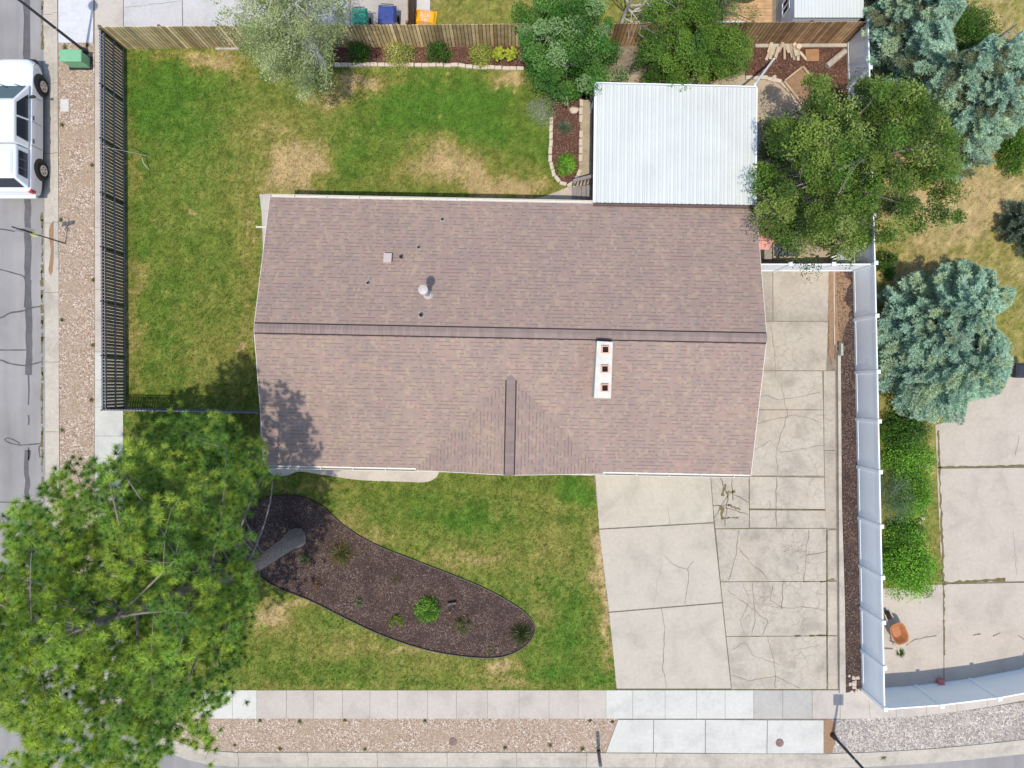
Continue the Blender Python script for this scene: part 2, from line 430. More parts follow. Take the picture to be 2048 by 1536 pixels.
# back edge of the kerb (yard side), in pixels on the ground
KB = [(115, -1200), (115, 0), (117, 400), (118, 700), (119, 1000), (121, 1120)]
for i in range(1, 12):
    t = i/12*math.pi/2; KB.append((121+ (470-121)*(1-math.cos(t)), 1120+(1505-1120)*math.sin(t)))
KB += [(470, 1505), (700, 1505), (1000, 1505), (1400, 1507), (1650, 1508), (1760, 1504), (1860, 1498), (1960, 1489), (2060, 1478), (2200, 1455), (2500, 1380), (3000, 1200)]
KBw = [Vector(P(*p)) for p in KB]
def offs(path, d):
    out = []
    for i, p in enumerate(path):
        t = (path[min(i+1, len(path)-1)]-path[max(i-1, 0)]).normalized()
        out.append(p+Vector((t.y*-1, t.x, 0))*(-d))   # to the right-hand (street) side
    return out
prof = [(0, 0.012), (.17, 0.012), (.2, -.01), (.215, -.12), (.24, -.13), (.66, -.098), (.67, -.16)]
kb = MB()
cols_ = [[(q.x, q.y, z) for q in offs(KBw, d)] for d, z in prof]
for a, b in zip(cols_[:-1], cols_[1:]):
    for i in range(len(KBw)-1): kb.face([a[i], b[i], b[i+1], a[i+1]])
# joints across kerb and gutter, stains in the gutter
jn = MB()
def kerbpt(s):
    acc = 0
    for i in range(len(KBw)-1):
        L = (KBw[i+1]-KBw[i]).length
        if acc+L >= s:
            t = (s-acc)/L; p = KBw[i].lerp(KBw[i+1], t); d = (KBw[i+1]-KBw[i]).normalized(); return p, Vector((d.y, -d.x, 0))
        acc += L
    return KBw[-1], Vector((0, -1, 0))
# note: street side is -left normal
s = 20.0
while s < 80:
    p, n_ = kerbpt(s); n_ = -Vector((n_.x, n_.y, 0)) if False else n_
    q = offs([p-Vector((n_.y, -n_.x, 0))*-0.0, p+Vector((-n_.y, n_.x, 0))*.01], 1.0)
    dirv = (offs(KBw, 1.0)[min(range(len(KBw)), key=lambda i: (KBw[i]-p).length)]-KBw[min(range(len(KBw)), key=lambda i: (KBw[i]-p).length)]).normalized()
    pts = [p+dirv*d+Vector((0, 0, z+.004)) for d, z in prof[:-1]]
    kb.ribbon([tuple(x) for x in pts], .018, mi=1)
    s += 2.95
tag(kb.build('kerb', [M['kerb'], M['crack']]), kind='structure')

st = MB()
outer = [P(-1500, -1200, -.1), P(-1500, 2600, -.1), P(3300, 2600, -.1), P(3300, 1300, -.1)]
inner = offs(KBw, .62)[::-1]
poly = [(a[0], a[1], -.102) for a in outer]+[(q.x, q.y, -.102) for q in inner]
bm_face = st.face(poly[::-1] if False else poly)
tag(st.build('street', M['asphalt']), kind='structure')

tp = MB()
zs = -.098
def Ps(px, py): a = P(px, py, -.1); return (a[0], a[1])
for y0, y1, xa, xb in ((-40, 400, 47, 62), (400, 560, 50, 61), (560, 750, 52, 63)):
    pts = [Ps((xa+xb)/2+random.uniform(-1, 1), y0+(y1-y0)*i/12) for i in range(13)]
    tp.ribbon(pts, .27, zs, 0, jit=.12)
for y0, y1 in ((750, 810), (830, 850), (895, 920)): tp.ribbon([Ps(57, y0), Ps(58, (y0+y1)/2), Ps(57, y1)], .06, zs, 1, jit=.3)
tp.ribbon([Ps(54+random.uniform(-2, 2), 900+i*12) for i in range(20)], .22, zs, 0, jit=.25)
zs2 = -.0965
for path, wd in (([(-40, 532), (0, 539), (30, 547), (48, 554), (51, 575), (49, 615)], .05), ([(-40, 640), (0, 636), (20, 626), (45, 622), (65, 615), (82, 613)], .06),
                 ([(-40, 698), (0, 700), (52, 700)], .05), ([(-40, 715), (0, 720), (20, 727), (50, 731), (70, 727), (84, 723)], .06),
                 ([(83, 887), (60, 889), (40, 890), (20, 886), (10, 880), (14, 876), (26, 879), (40, 887)], .05), ([(83, 889), (78, 895), (80, 915)], .05),
                 ([(-30, 1002), (0, 1004), (50, 1005), (82, 1001)], .05), ([(-30, 1050), (0, 1053), (30, 1058), (55, 1060)], .05), ([(-30, 455), (8, 459), (30, 463)], .05),
                 ([(46, 0), (50, 60), (46, 110)], .03)):
    tp.ribbon([Ps(*q) for q in smooth_path(path, 4)], wd, zs2, 1, jit=.25)
# dirt and weeds collected along the gutter lip
for i in range(80):
    y = -20+i*17+random.uniform(-6, 6)
    if 100 < y < 400: continue
    tp.ribbon([Ps(84.5+random.uniform(-1, 1), y), Ps(84.5+random.uniform(-1.5, 1.5), y+8), Ps(84+random.uniform(-1, 1), y+17)], random.uniform(.03, .12), -.0945, 2, jit=.5)
o = tp.build('street_repair', [M['patch'], M['tar'], M['moss']]); tag(o, kind='structure')
mm = MB()
pl = [(107, 440), (101, 450), (98, 462), (99, 480), (102, 500), (100, 520), (97, 540), (101, 552), (105, 545), (107, 520)]
mm.face([(P(x, y, -.12)[0], P(x, y, -.12)[1], -.13+(107.5-x)*.0012+.012) for x, y in pl])
tag(mm.build('gutter_mud', M['mud']), kind='structure')

# lot fill inside the kerb
lot = MB(); pts = [(q.x, q.y) for q in offs(KBw, .02)]+[P2(3000, -1200)]
lot.face([(x, y, -.012) for x, y in pts])
tag(lot.build('soil', M['dirt']), kind='structure')

def sheet(name, poly, z, mat, kind='structure', rough_edge=0.0, px=True):
    b = MB()
    pp = []
    for i in range(len(poly)):
        a = poly[i]; c = poly[(i+1) % len(poly)]
        if rough_edge:
            n = max(1, int(math.hypot(c[0]-a[0], c[1]-a[1])/6)); pp += jag(a, c, n, rough_edge)[:-1]
        else: pp.append(a)
    b.prism([P2(*q) for q in pp], z-.03, z, 0)
    o = b.build(name, mat); tag(o, kind=kind); return o

# gravel strips
sheet('gravel', [(117, 86), (189, 86), (189, 1300), (165, 1300), (122, 1120), (118, 700)], .004, M['grav'])
ARC = [(123+(470-121)*(1-math.cos(t)), 1118+(1505-1120)*math.sin(t)) for t in [i/16*math.pi/2 for i in range(5, 17)]]
sheet('gravel', [(189, 1300), (250, 1380), (330, 1420), (460, 1437), (1236, 1437), (1211, 1504)]+ARC[::-1], .006, M['grav'])
sheet('rock_gravel', [(1648, 1440), (1740, 1437), (1850, 1430), (1950, 1419), (2060, 1402), (2400, 1320), (2400, 1400), (2060, 1477), (1960, 1488), (1860, 1497), (1760, 1503), (1648, 1507)], .006, M['rock'])
sheet('bare_soil', [(1647, 1440), (1668, 1440), (1672, 1470), (1664, 1506), (1647, 1506)], .012, M['mud'], rough_edge=2)

# concrete slabs laid with real joints
def slabs(name, quads, mat=None, z=.02, gap=.006, cracks=(), moss=()):
    b = MB()
    for q, col in quads:
        w_ = [P2(*p) for p in q]; cx = sum(p[0] for p in w_)/len(w_); cy = sum(p[1] for p in w_)/len(w_)
        w2 = []
        for x, y in w_:
            dx, dy = x-cx, y-cy; w2.append((x-math.copysign(gap, dx), y-math.copysign(gap, dy)))
        dz = random.uniform(-.002, .002)
        b.prism(w2, -.012, z+dz, 0, col)
    for a, wd in cracks: b.ribbon([P2(*p) for p in a], wd, z+.005, 1, jit=.4)
    for a, wd in moss: b.ribbon([P2(*p) for p in a], wd, z+.006, 2, jit=.6)
    o = b.build(name, [mat or M['conc'], M['crack'], M['moss']]); tag(o, kind='structure'); return o
TAN = (.482, .43, .378); WHT = (.55, .54, .495); GRY = (.42, .405, .37); NEW = (.485, .44, .36)
def v_(c, a=.03): k = 1+random.uniform(-a, a); return tuple(x*k for x in c)
q = []
xs = [400, 465, 514, 573, 627, 685, 740, 795, 855, 913, 975, 1038, 1098, 1156, 1212, 1265, 1330, 1393, 1450, 1507, 1565, 1624, 1680]
for a, b_ in zip(xs[:-1], xs[1:]):
    c = WHT if (a < 514 or 1212 <= a < 1507) else (GRY if 1507 <= a < 1624 else TAN)
    q.append(([(a, 1380), (b_, 1380), (b_, 1437), (a, 1437)], v_(c)))
top = [(1680, 1382), (1736, 1380), (1790, 1377), (1850, 1372), (1910, 1365), (1968, 1356), (2030, 1345), (2095, 1331), (2170, 1312), (2260, 1286)]
bot = [(1680, 1438), (1740, 1437), (1792, 1435), (1853, 1430), (1914, 1423), (1975, 1414), (2040, 1402), (2108, 1388), (2190, 1368), (2285, 1342)]
for i in range(len(top)-1): q.append(([top[i], top[i+1], bot[i+1], bot[i]], v_(TAN)))
# west sidewalk
ys = [-60, 60, 125, 200, 280, 345, 455, 510, 579, 640, 704, 760, 814, 872, 930, 990, 1050, 1110, 1180, 1250, 1320, 1380]
for a, b_ in zip(ys[:-1], ys[1:]): q.append(([(190, a), (247, a), (247, b_), (190, b_)], v_(WHT if a > 690 else (.50, .45, .395))))
q.append(([(190, 1380), (400, 1380), (400, 1437), (330, 1420), (190, 1400)], TAN))
slabs('sidewalk', q)
# driveway apron at the kerb
slabs('driveway_apron', [([(1236, 1439), (1307, 1439), (1306, 1505), (1212, 1505)], WHT), ([(1308, 1439), (1410, 1439), (1410, 1506), (1307, 1505)], v_(WHT)),
                         ([(1411, 1439), (1534, 1440), (1533, 1507), (1411, 1506)], v_(WHT)), ([(1535, 1440), (1647, 1440), (1647, 1507), (1534, 1507)], WHT)], z=.016)
# northern neighbour's concrete
q = [([(117, -200), (187, -200), (187, 86), (117, 86)], (.58, .585, .60)), ([(248, -200), (361, -200), (366, 92), (248, 92)], (.52, .51, .51)), ([(362, -200), (700, -200), (700, 90), (367, 92)], (.52, .51, .51)),
     ([(701, -200), (822, -200), (822, 88), (701, 88)], (.47, .43, .39)), ([(832, -200), (862, -200), (860, 60), (832, 60)], (.62,.59,.57))]
slabs('north_driveway', q, cracks=[(jag((250, 16), (362, 2), 6, 1), .012)])

# main driveway
ck = []
def cr(pts, wd=.018, amp=1.6, st=9):
    out = []
    for a, b_ in zip(pts[:-1], pts[1:]):
        n = max(1, int(math.hypot(b_[0]-a[0], b_[1]-a[1])/st)); out += jag(a, b_, n, amp)[:-1]
    out.append(pts[-1]); return (out, wd)
new_cr = [cr([(1329, 1113), (1345, 1128), (1360, 1135), (1375, 1138), (1387, 1122)], .02), cr([(1375, 1138), (1376, 1165), (1369, 1208)], .02), cr([(1327, 1120), (1314, 1160), (1307, 1212)], .007),
          cr([(1322, 1217), (1329, 1260), (1325, 1330), (1332, 1376)], .022), cr([(1332, 1008), (1337, 1025), (1340, 1048)], .012)]
slabs('driveway', [([(1185, 880), (1419, 880), (1427, 1044), (1198, 1057)], NEW), ([(1198, 1059), (1427, 1046), (1444, 1204), (1218, 1223)], (.48, .43, .36)), ([(1218, 1225), (1444, 1206), (1462, 1377), (1233, 1377)], (.48, .43, .36))],
      cracks=new_cr, moss=[([(1421, 955), (1428, 1045), (1445, 1206), (1463, 1377)], .02), ([(1234, 1378.5), (1462, 1378.5)], .02)], z=.022, gap=.006)
OLD = (.46, .41, .34)
oc = [cr([(1562, 770), (1575, 830), (1560, 870), (1552, 905), (1556, 950)], .02), cr([(1553, 955), (1552, 1000), (1553, 1053)], .03), cr([(1478, 1060), (1472, 1110), (1457, 1160)], .022), cr([(1480, 1100), (1500, 1125), (1520, 1140), (1535, 1160)], .018),
      cr([(1617, 1060), (1612, 1100), (1607, 1162)], .022), cr([(1612, 1110), (1652, 1103)], .02), cr([(1545, 1166), (1540, 1200), (1566, 1215)], .02), cr([(1566, 1166), (1563, 1218)], .03), cr([(1566, 1215), (1610, 1214), (1650, 1222)], .018),
      cr([(1535, 1272), (1548, 1320), (1550, 1376)], .022), cr([(1462, 1350), (1500, 1362), (1550, 1352), (1600, 1376)], .02), cr([(1462, 1300), (1490, 1285), (1505, 1310), (1560, 1330)], .016), cr([(1455, 1180), (1500, 1215), (1535, 1240), (1525, 1270)], .02),
      cr([(1500, 560), (1500, 640)], .02), cr([(1540, 645), (1548, 700), (1552, 758)], .012), cr([(1500, 850), (1550, 838), (1590, 830), (1645, 845)], .016), cr([(1505, 800), (1530, 790), (1560, 800), (1640, 785)], .016), cr([(1510, 900), (1540, 880), (1560, 905), (1650, 890)], .014),
      cr([(1425, 1040), (1460, 985), (1497, 1005)], .03), cr([(1440, 955), (1455, 990), (1450, 1050)], .04), cr([(1437, 1010), (1497, 1030)], .03), cr([(1595, 1300), (1640, 1290)], .012), cr([(1505, 1166), (1510, 1240), (1503, 1270)], .02), cr([(1485, 1166), (1500, 1200), (1480, 1240), (1490, 1270)], .016)]
for i in range(38):   # crazed patch beside the joint
    a = (random.uniform(1488, 1545), random.uniform(1168, 1240)); t = random.choice((0, 90, 45, 135))+random.uniform(-20, 20); L = random.uniform(8, 26)
    ck.append(cr([a, (a[0]+L*math.cos(R(t)), a[1]+L*math.sin(R(t)))], .008, 1.2, 6))
for i in range(26):
    a = (random.uniform(1560, 1620), random.uniform(1060, 1110)); t = random.uniform(0, 180); L = random.uniform(8, 22)
    ck.append(cr([a, (a[0]+L*math.cos(R(t)), a[1]+L*math.sin(R(t)))], .007, 1.2, 6))
ms = [(jag((1430, 1057.5), (1497, 1056.5), 10, .6), .03), (jag((1498, 1018.5), (1650, 1019.5), 20, .5), .035), (jag((1653, 1060), (1654, 1376), 40, .8), .03), (jag((1445, 992), (1450, 968), 7, 1.5), .10), (jag((1452, 985), (1470, 982), 6, 2), .09), (jag((1443, 1012), (1444, 1040), 8, 1.5), .12),
      (jag((1446, 1036), (1478, 1036), 9, 1.5), .06), (jag((1455, 1010), (1480, 1020), 8, 2), .07), (jag((1425, 1011), (1460, 1010), 8, 1), .03), (jag((1463, 955), (1466, 1000), 8, 1), .03), (jag((1618, 1271), (1655, 1271), 6, 1), .07), (jag((1590, 1271), (1600, 1271), 3, 1), .07), (jag((1442, 1163.5), (1652, 1163), 20, .5), .018), (jag((1452, 1272.5), (1652, 1271.5), 20, .5), .018),
      (jag((1498, 952), (1498, 1057), 12, .5), .02), (jag((1470, 1379), (1655, 1379), 20, .6), .035), (jag((1640, 1164), (1668, 1158), 5, 1), .05)]
def oldq(p, k=1.0): return (p, v_(tuple(x*k for x in OLD)))
q = [oldq([(1421, 880), (1498, 880), (1498, 952), (1421, 952)]), oldq([(1421, 953), (1498, 953), (1498, 1056), (1430, 1057)], .96), oldq([(1499, 953), (1648, 955), (1650, 1018), (1499, 1017)]), oldq([(1499, 1020), (1650, 1021), (1652, 1056), (1499, 1055)]),
     oldq([(1431, 1058), (1652, 1057), (1652, 1162), (1441, 1163)]), oldq([(1441, 1164), (1652, 1163), (1652, 1271), (1452, 1272)], .97), oldq([(1452, 1273), (1652, 1272), (1653, 1378), (1462, 1378)]),
     oldq([(1499, 820), (1646, 820), (1648, 951), (1499, 951)], 1.02), oldq([(1499, 742), (1644, 742), (1646, 819), (1499, 819)], 1.03), oldq([(1499, 643), (1656, 643), (1652, 741), (1499, 741)], .97), oldq([(1440, 530), (1545, 530), (1545, 642), (1440, 642)], .82), oldq([(1546, 530), (1658, 530), (1656, 642), (1546, 642)], .92),
     oldq([(1440, 643), (1498, 643), (1498, 880), (1440, 880)], .95),
     oldq([(1647, 742), (1670, 742), (1671, 900), (1648, 900)], .93), oldq([(1648, 901), (1671, 901), (1672, 1056), (1651, 1056)], .9), oldq([(1655, 1060), (1672, 1060), (1673, 1160), (1656, 1160)], .95), oldq([(1655, 1163), (1673, 1163), (1674, 1270), (1656, 1270)], 1), oldq([(1655, 1272), (1674, 1272), (1675, 1378), (1656, 1378)], .97)]
slabs('side_driveway', q, M['conc_old'], cracks=oc+ck, moss=ms, z=.018, gap=.004)
sheet('dirt_stain', [(1658, 543), (1667, 543), (1668, 640), (1666, 690), (1662, 730), (1657, 700), (1656, 640)], .03, M['mud'], rough_edge=2)
# low concrete edging between driveway and mulch
b = MB(); b.prism([P2(1673, 700), P2(1679, 700), P2(1681, 1000), P2(1687, 1200), P2(1689, 1385), P2(1677, 1385), P2(1675, 1000)], -.01, .13)
b.prism([P2(1666, 540), P2(1668.5, 540), P2(1669.5, 690), P2(1667, 690)], -.01, .05)
tag(b.build('edging_wall', M['kerb'], bevel=.01), kind='structure')
sheet('mulch_strip', [(1668, 540), (1712, 540), (1720, 900), (1728, 1380), (1689, 1385), (1687, 1200), (1681, 1000), (1679, 700), (1670, 690)], .03, M['mulch'])
# concrete around the house, walks
b = MB()
b.prism([P2(*p) for p in [(519, 388), (560, 388), (560, 940), (527, 925), (520, 860), (522, 700), (517, 640), (527, 520), (524, 430)]], -.012, .02, col=(.50, .46, .41))
pad = smooth_path([(524, 880), (527, 925), (548, 951), (575, 950), (600, 943), (650, 950), (720, 960), (800, 963), (850, 964), (872, 955), (880, 938)], 5)
b.prism([P2(*p) for p in pad+[(880, 880)]], -.012, .024, col=(.55, .49, .42))
b.prism([P2(*p) for p in [(881, 880), (1186, 880), (1186, 951), (881, 944)]], -.012, .02, col=(.63, .54, .45))
b.prism([P2(*p) for p in [(1085, 394), (1110, 385), (1140, 372), (1190, 372), (1190, 440), (1060, 440), (1060, 400)]], -.012, .024, col=(.55, .47, .39))
tag(b.build('house_walk', M['conc']), kind='structure')
sheet('garden_path', [(1160, 185), (1196, 185), (1196, 372), (1150, 372), (1158, 340)], .02, M['path'])
sheet('patio', [(1185, 150), (1490, 150), (1560, 158), (1585, 185), (1600, 230), (1680, 300), (1690, 530), (1450, 530), (1450, 410), (1185, 410)], .01, M['path'])

# ---------------- lawns
def blobs(px, py, L):
    t = np.zeros(px.shape)
    for x, y, rx, ry, a in L: t += a*np.exp(-(((px-x)/rx)**2+((py-y)/ry)**2))
    return t
DRY = [(590, 325, 60, 45, 1.0), (570, 370, 50, 25, .7), (640, 330, 35, 25, .5), (880, 310, 60, 32, 1.), (950, 350, 70, 35, 1.0), (1030, 378, 70, 20, 1.1), (820, 340, 40, 22, .6), (660, 195, 50, 22, .7), (725, 165, 60, 17, .9), (425, 115, 45, 22, 1.0), (330, 104, 60, 7, .6), (470, 130, 40, 20, .4),
       (1025, 155, 35, 15, .9), (500, 470, 22, 90, .55), (265, 300, 12, 120, .5), (263, 650, 16, 150, .6), (280, 560, 20, 40, .4), (540, 250, 80, 40, .4), (455, 370, 30, 60, .25), (760, 370, 70, 12, .3), (430, 700, 100, 60, .25), (500, 640, 20, 60, .4),
       (1010, 1338, 45, 22, 1.0), (1000, 1370, 90, 8, .6), (870, 1330, 60, 22, .45), (540, 1230, 45, 32, 1.1), (660, 1285, 90, 30, .35), (1200, 1120, 16, 110, 1.1), (1215, 1250, 12, 80, .8), (640, 975, 90, 8, .5), (730, 1075, 70, 14, .6), (940, 1118, 90, 22, .6), (700, 1040, 30, 25, .5),
       (1110, 1090, 50, 50, .35), (760, 1300, 110, 18, .3), (1090, 1230, 30, 40, .35), (1130, 1010, 60, 14, .3), (620, 1210, 60, 12, .6), (850, 1300, 80, 8, .6), (700, 1378, 500, 5, .4)]
SPOTS = [(728, 160), (745, 170), (735, 177), (700, 178), (724, 207), (558, 270), (649, 301), (903, 155), (440, 140), (1004, 176), (1020, 185), (1030, 165), (870, 236), (1008, 1330), (1012, 1352), (930, 1345), (598, 1330), (480, 700), (380, 420), (345, 520), (300, 760)]
DRY += [(x, y, 4.5, 4, 1.3) for x, y in SPOTS]
LUSH = [(850, 220, 130, 50, 1.0), (960, 230, 90, 60, .8), (300, 190, 55, 80, .9), (370, 160, 70, 40, .5), (700, 320, 60, 50, .5), (1150, 985, 45, 30, 1.), (850, 1020, 40, 30, .5), (945, 1040, 60, 30, .8), (1130, 1250, 60, 70, .8), (1060, 1350, 90, 25, .7), (1205, 1360, 30, 18, 1.2), (380, 250, 70, 90, .5),
        (300, 650, 80, 200, .35), (640, 1340, 90, 30, .3), (1080, 300, 40, 40, .4), (760, 1110, 30, 12, .6), (330, 840, 80, 20, .6), (270, 300, 30, 200, .3)]
def lawncol(px, py, base_dry=.09, dl=DRY, ll=LUSH, seed=3):
    n1 = fbm(px/55, py/55, seed); n2 = fbm(px/14, py/14, seed+9); n3 = fbm(px/4.5, py/4.5, seed+20, 3)
    wx = px+(fbm(px/30, py/30, seed+31)-.5)*60; wy = py+(fbm(px/30, py/30, seed+41)-.5)*50
    d = blobs(wx, wy, dl); l = blobs(wx, wy, ll)
    dry = base_dry+d*.95+(n1-.5)*.42+(n2-.5)*.42+(n3-.5)*.6-l*.3
    dry = np.clip(dry, 0, 1)
    lush = np.clip(.35+l*.8+(n1-.5)*.8+(fbm(px/22, py/22, seed+55)-.5)*1.0, 0, 1)
    G0 = np.array([.165, .205, .038]); G1 = np.array([.088, .180, .024]); T0 = np.array([.25, .235, .062]); T1 = np.array([.45, .34, .17])
    gcol = G0+(G1-G0)*lush[..., None]
    gcol = gcol*(.72+.56*n2[..., None])
    k = np.clip(dry*2, 0, 1)[..., None]; k2 = np.clip(dry*2-1, 0, 1)[..., None]
    c = gcol*(1-k)+T0*k*1.0; c = c*(1-k2)+T1*k2
    stripe = np.tanh(2.2*np.sin(px/23*np.pi+(fbm(px/90, py/90, 88, 2)-.5)*3))*.045
    return c*(.66+.68*n3[..., None])*(1+stripe[..., None])
def lawn(name, x0, y0, x1, y1, z, step=.09, poly=None, tuft=130, excl=(), **kw):
    a = P2(x0, y1); b_ = P2(x1, y0)
    nx = int((b_[0]-a[0])/step)+1; ny = int((b_[1]-a[1])/step)+1
    X, Y = np.meshgrid(np.linspace(a[0], b_[0], nx), np.linspace(a[1], b_[1], ny), indexing='ij')
    px = X*F/CAMH+1024; py = 768-Y*F/CAMH
    col = lawncol(px, py, **kw)
    Z = np.full(X.shape, z)
    me = bpy.data.meshes.new(name)
    V = np.stack([X, Y, Z], -1).reshape(-1, 3).astype(np.float32)
    idx = np.arange(nx*ny).reshape(nx, ny)
    Fq = np.stack([idx[:-1, :-1], idx[1:, :-1], idx[1:, 1:], idx[:-1, 1:]], -1).reshape(-1, 4)
    if poly is not None:
        cx = px.ravel()[Fq].mean(1); cy = py.ravel()[Fq].mean(1); Fq = Fq[inpoly(cx, cy, poly)]
    me.vertices.add(len(V)); me.vertices.foreach_set('co', V.ravel())
    me.loops.add(Fq.size); me.loops.foreach_set('vertex_index', Fq.ravel().astype(np.int32))
    me.polygons.add(len(Fq)); me.polygons.foreach_set('loop_start', np.arange(0, Fq.size, 4, dtype=np.int32))
    at = me.color_attributes.new('Col', 'FLOAT_COLOR', 'POINT'); ar = np.ones((len(V), 4), np.float32); ar[:, :3] = col.reshape(-1, 3)*.92
    at.data.foreach_set('color', ar.ravel()); me.materials.append(M['lawn']); me.update(calc_edges=True); me.validate()
    o = bpy.data.objects.new(name, me); C.objects.link(o); tag(o, kind='structure')
    if tuft:
        area = (b_[0]-a[0])*(b_[1]-a[1]); n = int(area*tuft)
        tx = rng.uniform(a[0], b_[0], n); ty = rng.uniform(a[1], b_[1], n)
        px = tx*F/CAMH+1024; py = 768-ty*F/CAMH
        keep = np.ones(n, bool)
        if poly is not None: keep &= inpoly(px, py, poly)
        for e in excl: keep &= ~inpoly(px, py, e)
        tx, ty, px, py = tx[keep], ty[keep], px[keep], py[keep]; n = len(tx)
        col = lawncol(px, py, **kw)*rng.uniform(.5, 1.75, (n, 1))
        B = 3; ang = rng.uniform(0, 2*np.pi, (n, B)); L = rng.uniform(.03, .07, (n, B)); lean = rng.uniform(.1, .9, (n, B)); wd = .012
        bx = tx[:, None]+rng.normal(0, .02, (n, B)); by = ty[:, None]+rng.normal(0, .02, (n, B))
        dx = np.cos(ang); dy = np.sin(ang)
        v = np.zeros((n, B, 3, 3))
        v[..., 0, 0] = bx-dy*wd; v[..., 0, 1] = by+dx*wd; v[..., 0, 2] = z
        v[..., 1, 0] = bx+dy*wd; v[..., 1, 1] = by-dx*wd; v[..., 1, 2] = z
        v[..., 2, 0] = bx+dx*L*lean; v[..., 2, 1] = by+dy*L*lean; v[..., 2, 2] = z+L*(1-.4*lean)
        o2 = npmesh('grass', v.reshape(-1, 3, 3), 3, M['grass'], np.repeat(col, B, 0)); tag(o2, LAWNLAB[name], 'grass', kind='stuff')
    return o
M['lawn'] = simple('lawn_turf', 'attr', .95, var=.18, scale=1.7, fine=.42, fscale=34, bump=.6, bscale=45, spec=.1)
BED = smooth_path([(492, 1080), (496, 1035), (515, 1003), (560, 990), (605, 993), (645, 1012), (690, 1052), (750, 1088), (850, 1128), (960, 1172), (1030, 1210), (1062, 1238), (1070, 1262), (1052, 1290), (1015, 1310), (975, 1315), (920, 1311), (850, 1298), (770, 1272), (700, 1240), (620, 1200), (560, 1176), (520, 1150), (498, 1120), (492, 1080)], 5)
OVAL = smooth_path([(1104, 195), (1101, 260), (1101, 320), (1108, 350), (1122, 366), (1138, 368), (1152, 356), (1158, 335), (1160, 260), (1162, 195)], 5)
NBED = [(668, 90), (1180, 90), (1180, 200), (1104, 200), (1050, 137), (668, 131)]
HOUSEG = [(524, 392), (1700, 392), (1700, 945), (880, 945), (872, 955), (850, 964), (720, 960), (600, 943), (548, 951), (527, 925), (520, 640)]
LAWNLAB = {'lawn': 'short green lawn with tan dry patches around the brown roofed house', 'north_lawn': 'olive grass beside the orange bag north of the wooden fence', 'east_lawn': 'golden dry grass of the yard east of the white fence'}
lawn('lawn', 247, 95, 1234, 1380, .0, poly=[(247, 97), (1187, 92), (1187, 945), (1234, 1381), (247, 1381)], tuft=270, excl=[BED, OVAL, NBED, HOUSEG])
lawn('north_lawn', 862, -260, 1485, 86, .0, tuft=90, base_dry=.42)
ED = [(1850, 330, 120, 70, .5), (1900, 420, 110, 60, .5), (1820, 400, 40, 60, .5), (2000, 380, 50, 50, .3), (1960, 60, 100, 60, .3), (1850, 560, 100, 60, .35)]
EL = [(1800, 1000, 60, 200, .8), (1960, 590, 60, 40, .4), (1930, 300, 60, 200, .2)]
lawn('east_lawn', 1722, -150, 2420, 1180, .0, step=.12, poly=[(1712, -150), (2420, -150), (2420, 735), (1975, 735), (1885, 850), (1885, 1180), (1730, 1180)], tuft=70, base_dry=.55, dl=ED, ll=EL, seed=13)

# mulch beds
def chips(name, poly, n, z, cols, label, L=(.03, .075)):
    xs_ = [p[0] for p in poly]; ys_ = [p[1] for p in poly]
    px = rng.uniform(min(xs_), max(xs_), n); py = rng.uniform(min(ys_), max(ys_), n); k = inpoly(px, py, poly); px, py = px[k], py[k]; n = len(px)
    X = (px-1024)*CAMH/F; Y = (768-py)*CAMH/F; a = rng.uniform(0, 2*np.pi, n); l = rng.uniform(*L, n)/2; w_ = l*rng.uniform(.15, .4, n)
    t = rng.normal(0, .25, n); z0 = z+.012+rng.uniform(0, .012, n)
    v = np.zeros((n, 4, 3)); ca, sa = np.cos(a), np.sin(a)
    for i, (u, q_) in enumerate(((-1, -1), (1, -1), (1, 1), (-1, 1))):
        v[:, i, 0] = X+ca*l*u-sa*w_*q_; v[:, i, 1] = Y+sa*l*u+ca*w_*q_; v[:, i, 2] = z0+u*l*t
    c = np.array(cols)[rng.integers(0, len(cols), n)]*rng.uniform(.6, 1.3, (n, 1))
    o = npmesh(name, v, 4, M['stone'], c); tag(o, label, 'mulch', kind='stuff'); return o
MC = [(.05, .033, .03), (.075, .048, .04), (.10, .066, .055), (.14, .10, .08), (.06, .04, .038), (.26, .20, .15)]
MR = [(.08, .035, .025), (.13, .06, .04), (.17, .085, .06), (.28, .17, .12), (.1, .05, .04)]
sheet('mulch_bed', BED[:-1], .006, M['mulch']); chips('bark_chips', BED[:-1], 15000, .006, MC, 'dark brown bark chips covering the pointed oval front bed')
sheet('mulch_bed', NBED, .02, M['mulch_red']); chips('bark_chips', NBED, 5000, .02, MR, 'reddish bark chips under the shrubs along the wooden fence')
sheet('mulch_bed', OVAL, .03, M['mulch_red']); chips('bark_chips', OVAL, 2500, .03, MR, 'reddish bark chips in the brick edged bed beside the patio cover')
NEB = [(1490, 90), (1700, 88), (1708, 300), (1640, 250), (1600, 215), (1585, 180), (1560, 160), (1490, 158)]
sheet('mulch_bed', NEB, .035, M['mulch_red']); chips('bark_chips', NEB, 4500, .035, MR, 'reddish bark chips in the bed behind the metal patio cover')
STRIP = [(1670, 545), (1710, 545), (1719, 900), (1727, 1375), (1690, 1380), (1688, 1200), (1682, 1000), (1680, 720)]
chips('bark_chips', STRIP, 8000, .03, MC, 'dark bark chips in the narrow bed along the white fence')
sheet('bare_soil', [(1668, 543), (1684, 543), (1700, 560), (1686, 600), (1702, 620), (1684, 680), (1670, 720), (1668, 640)], .038, M['mud'], rough_edge=3)
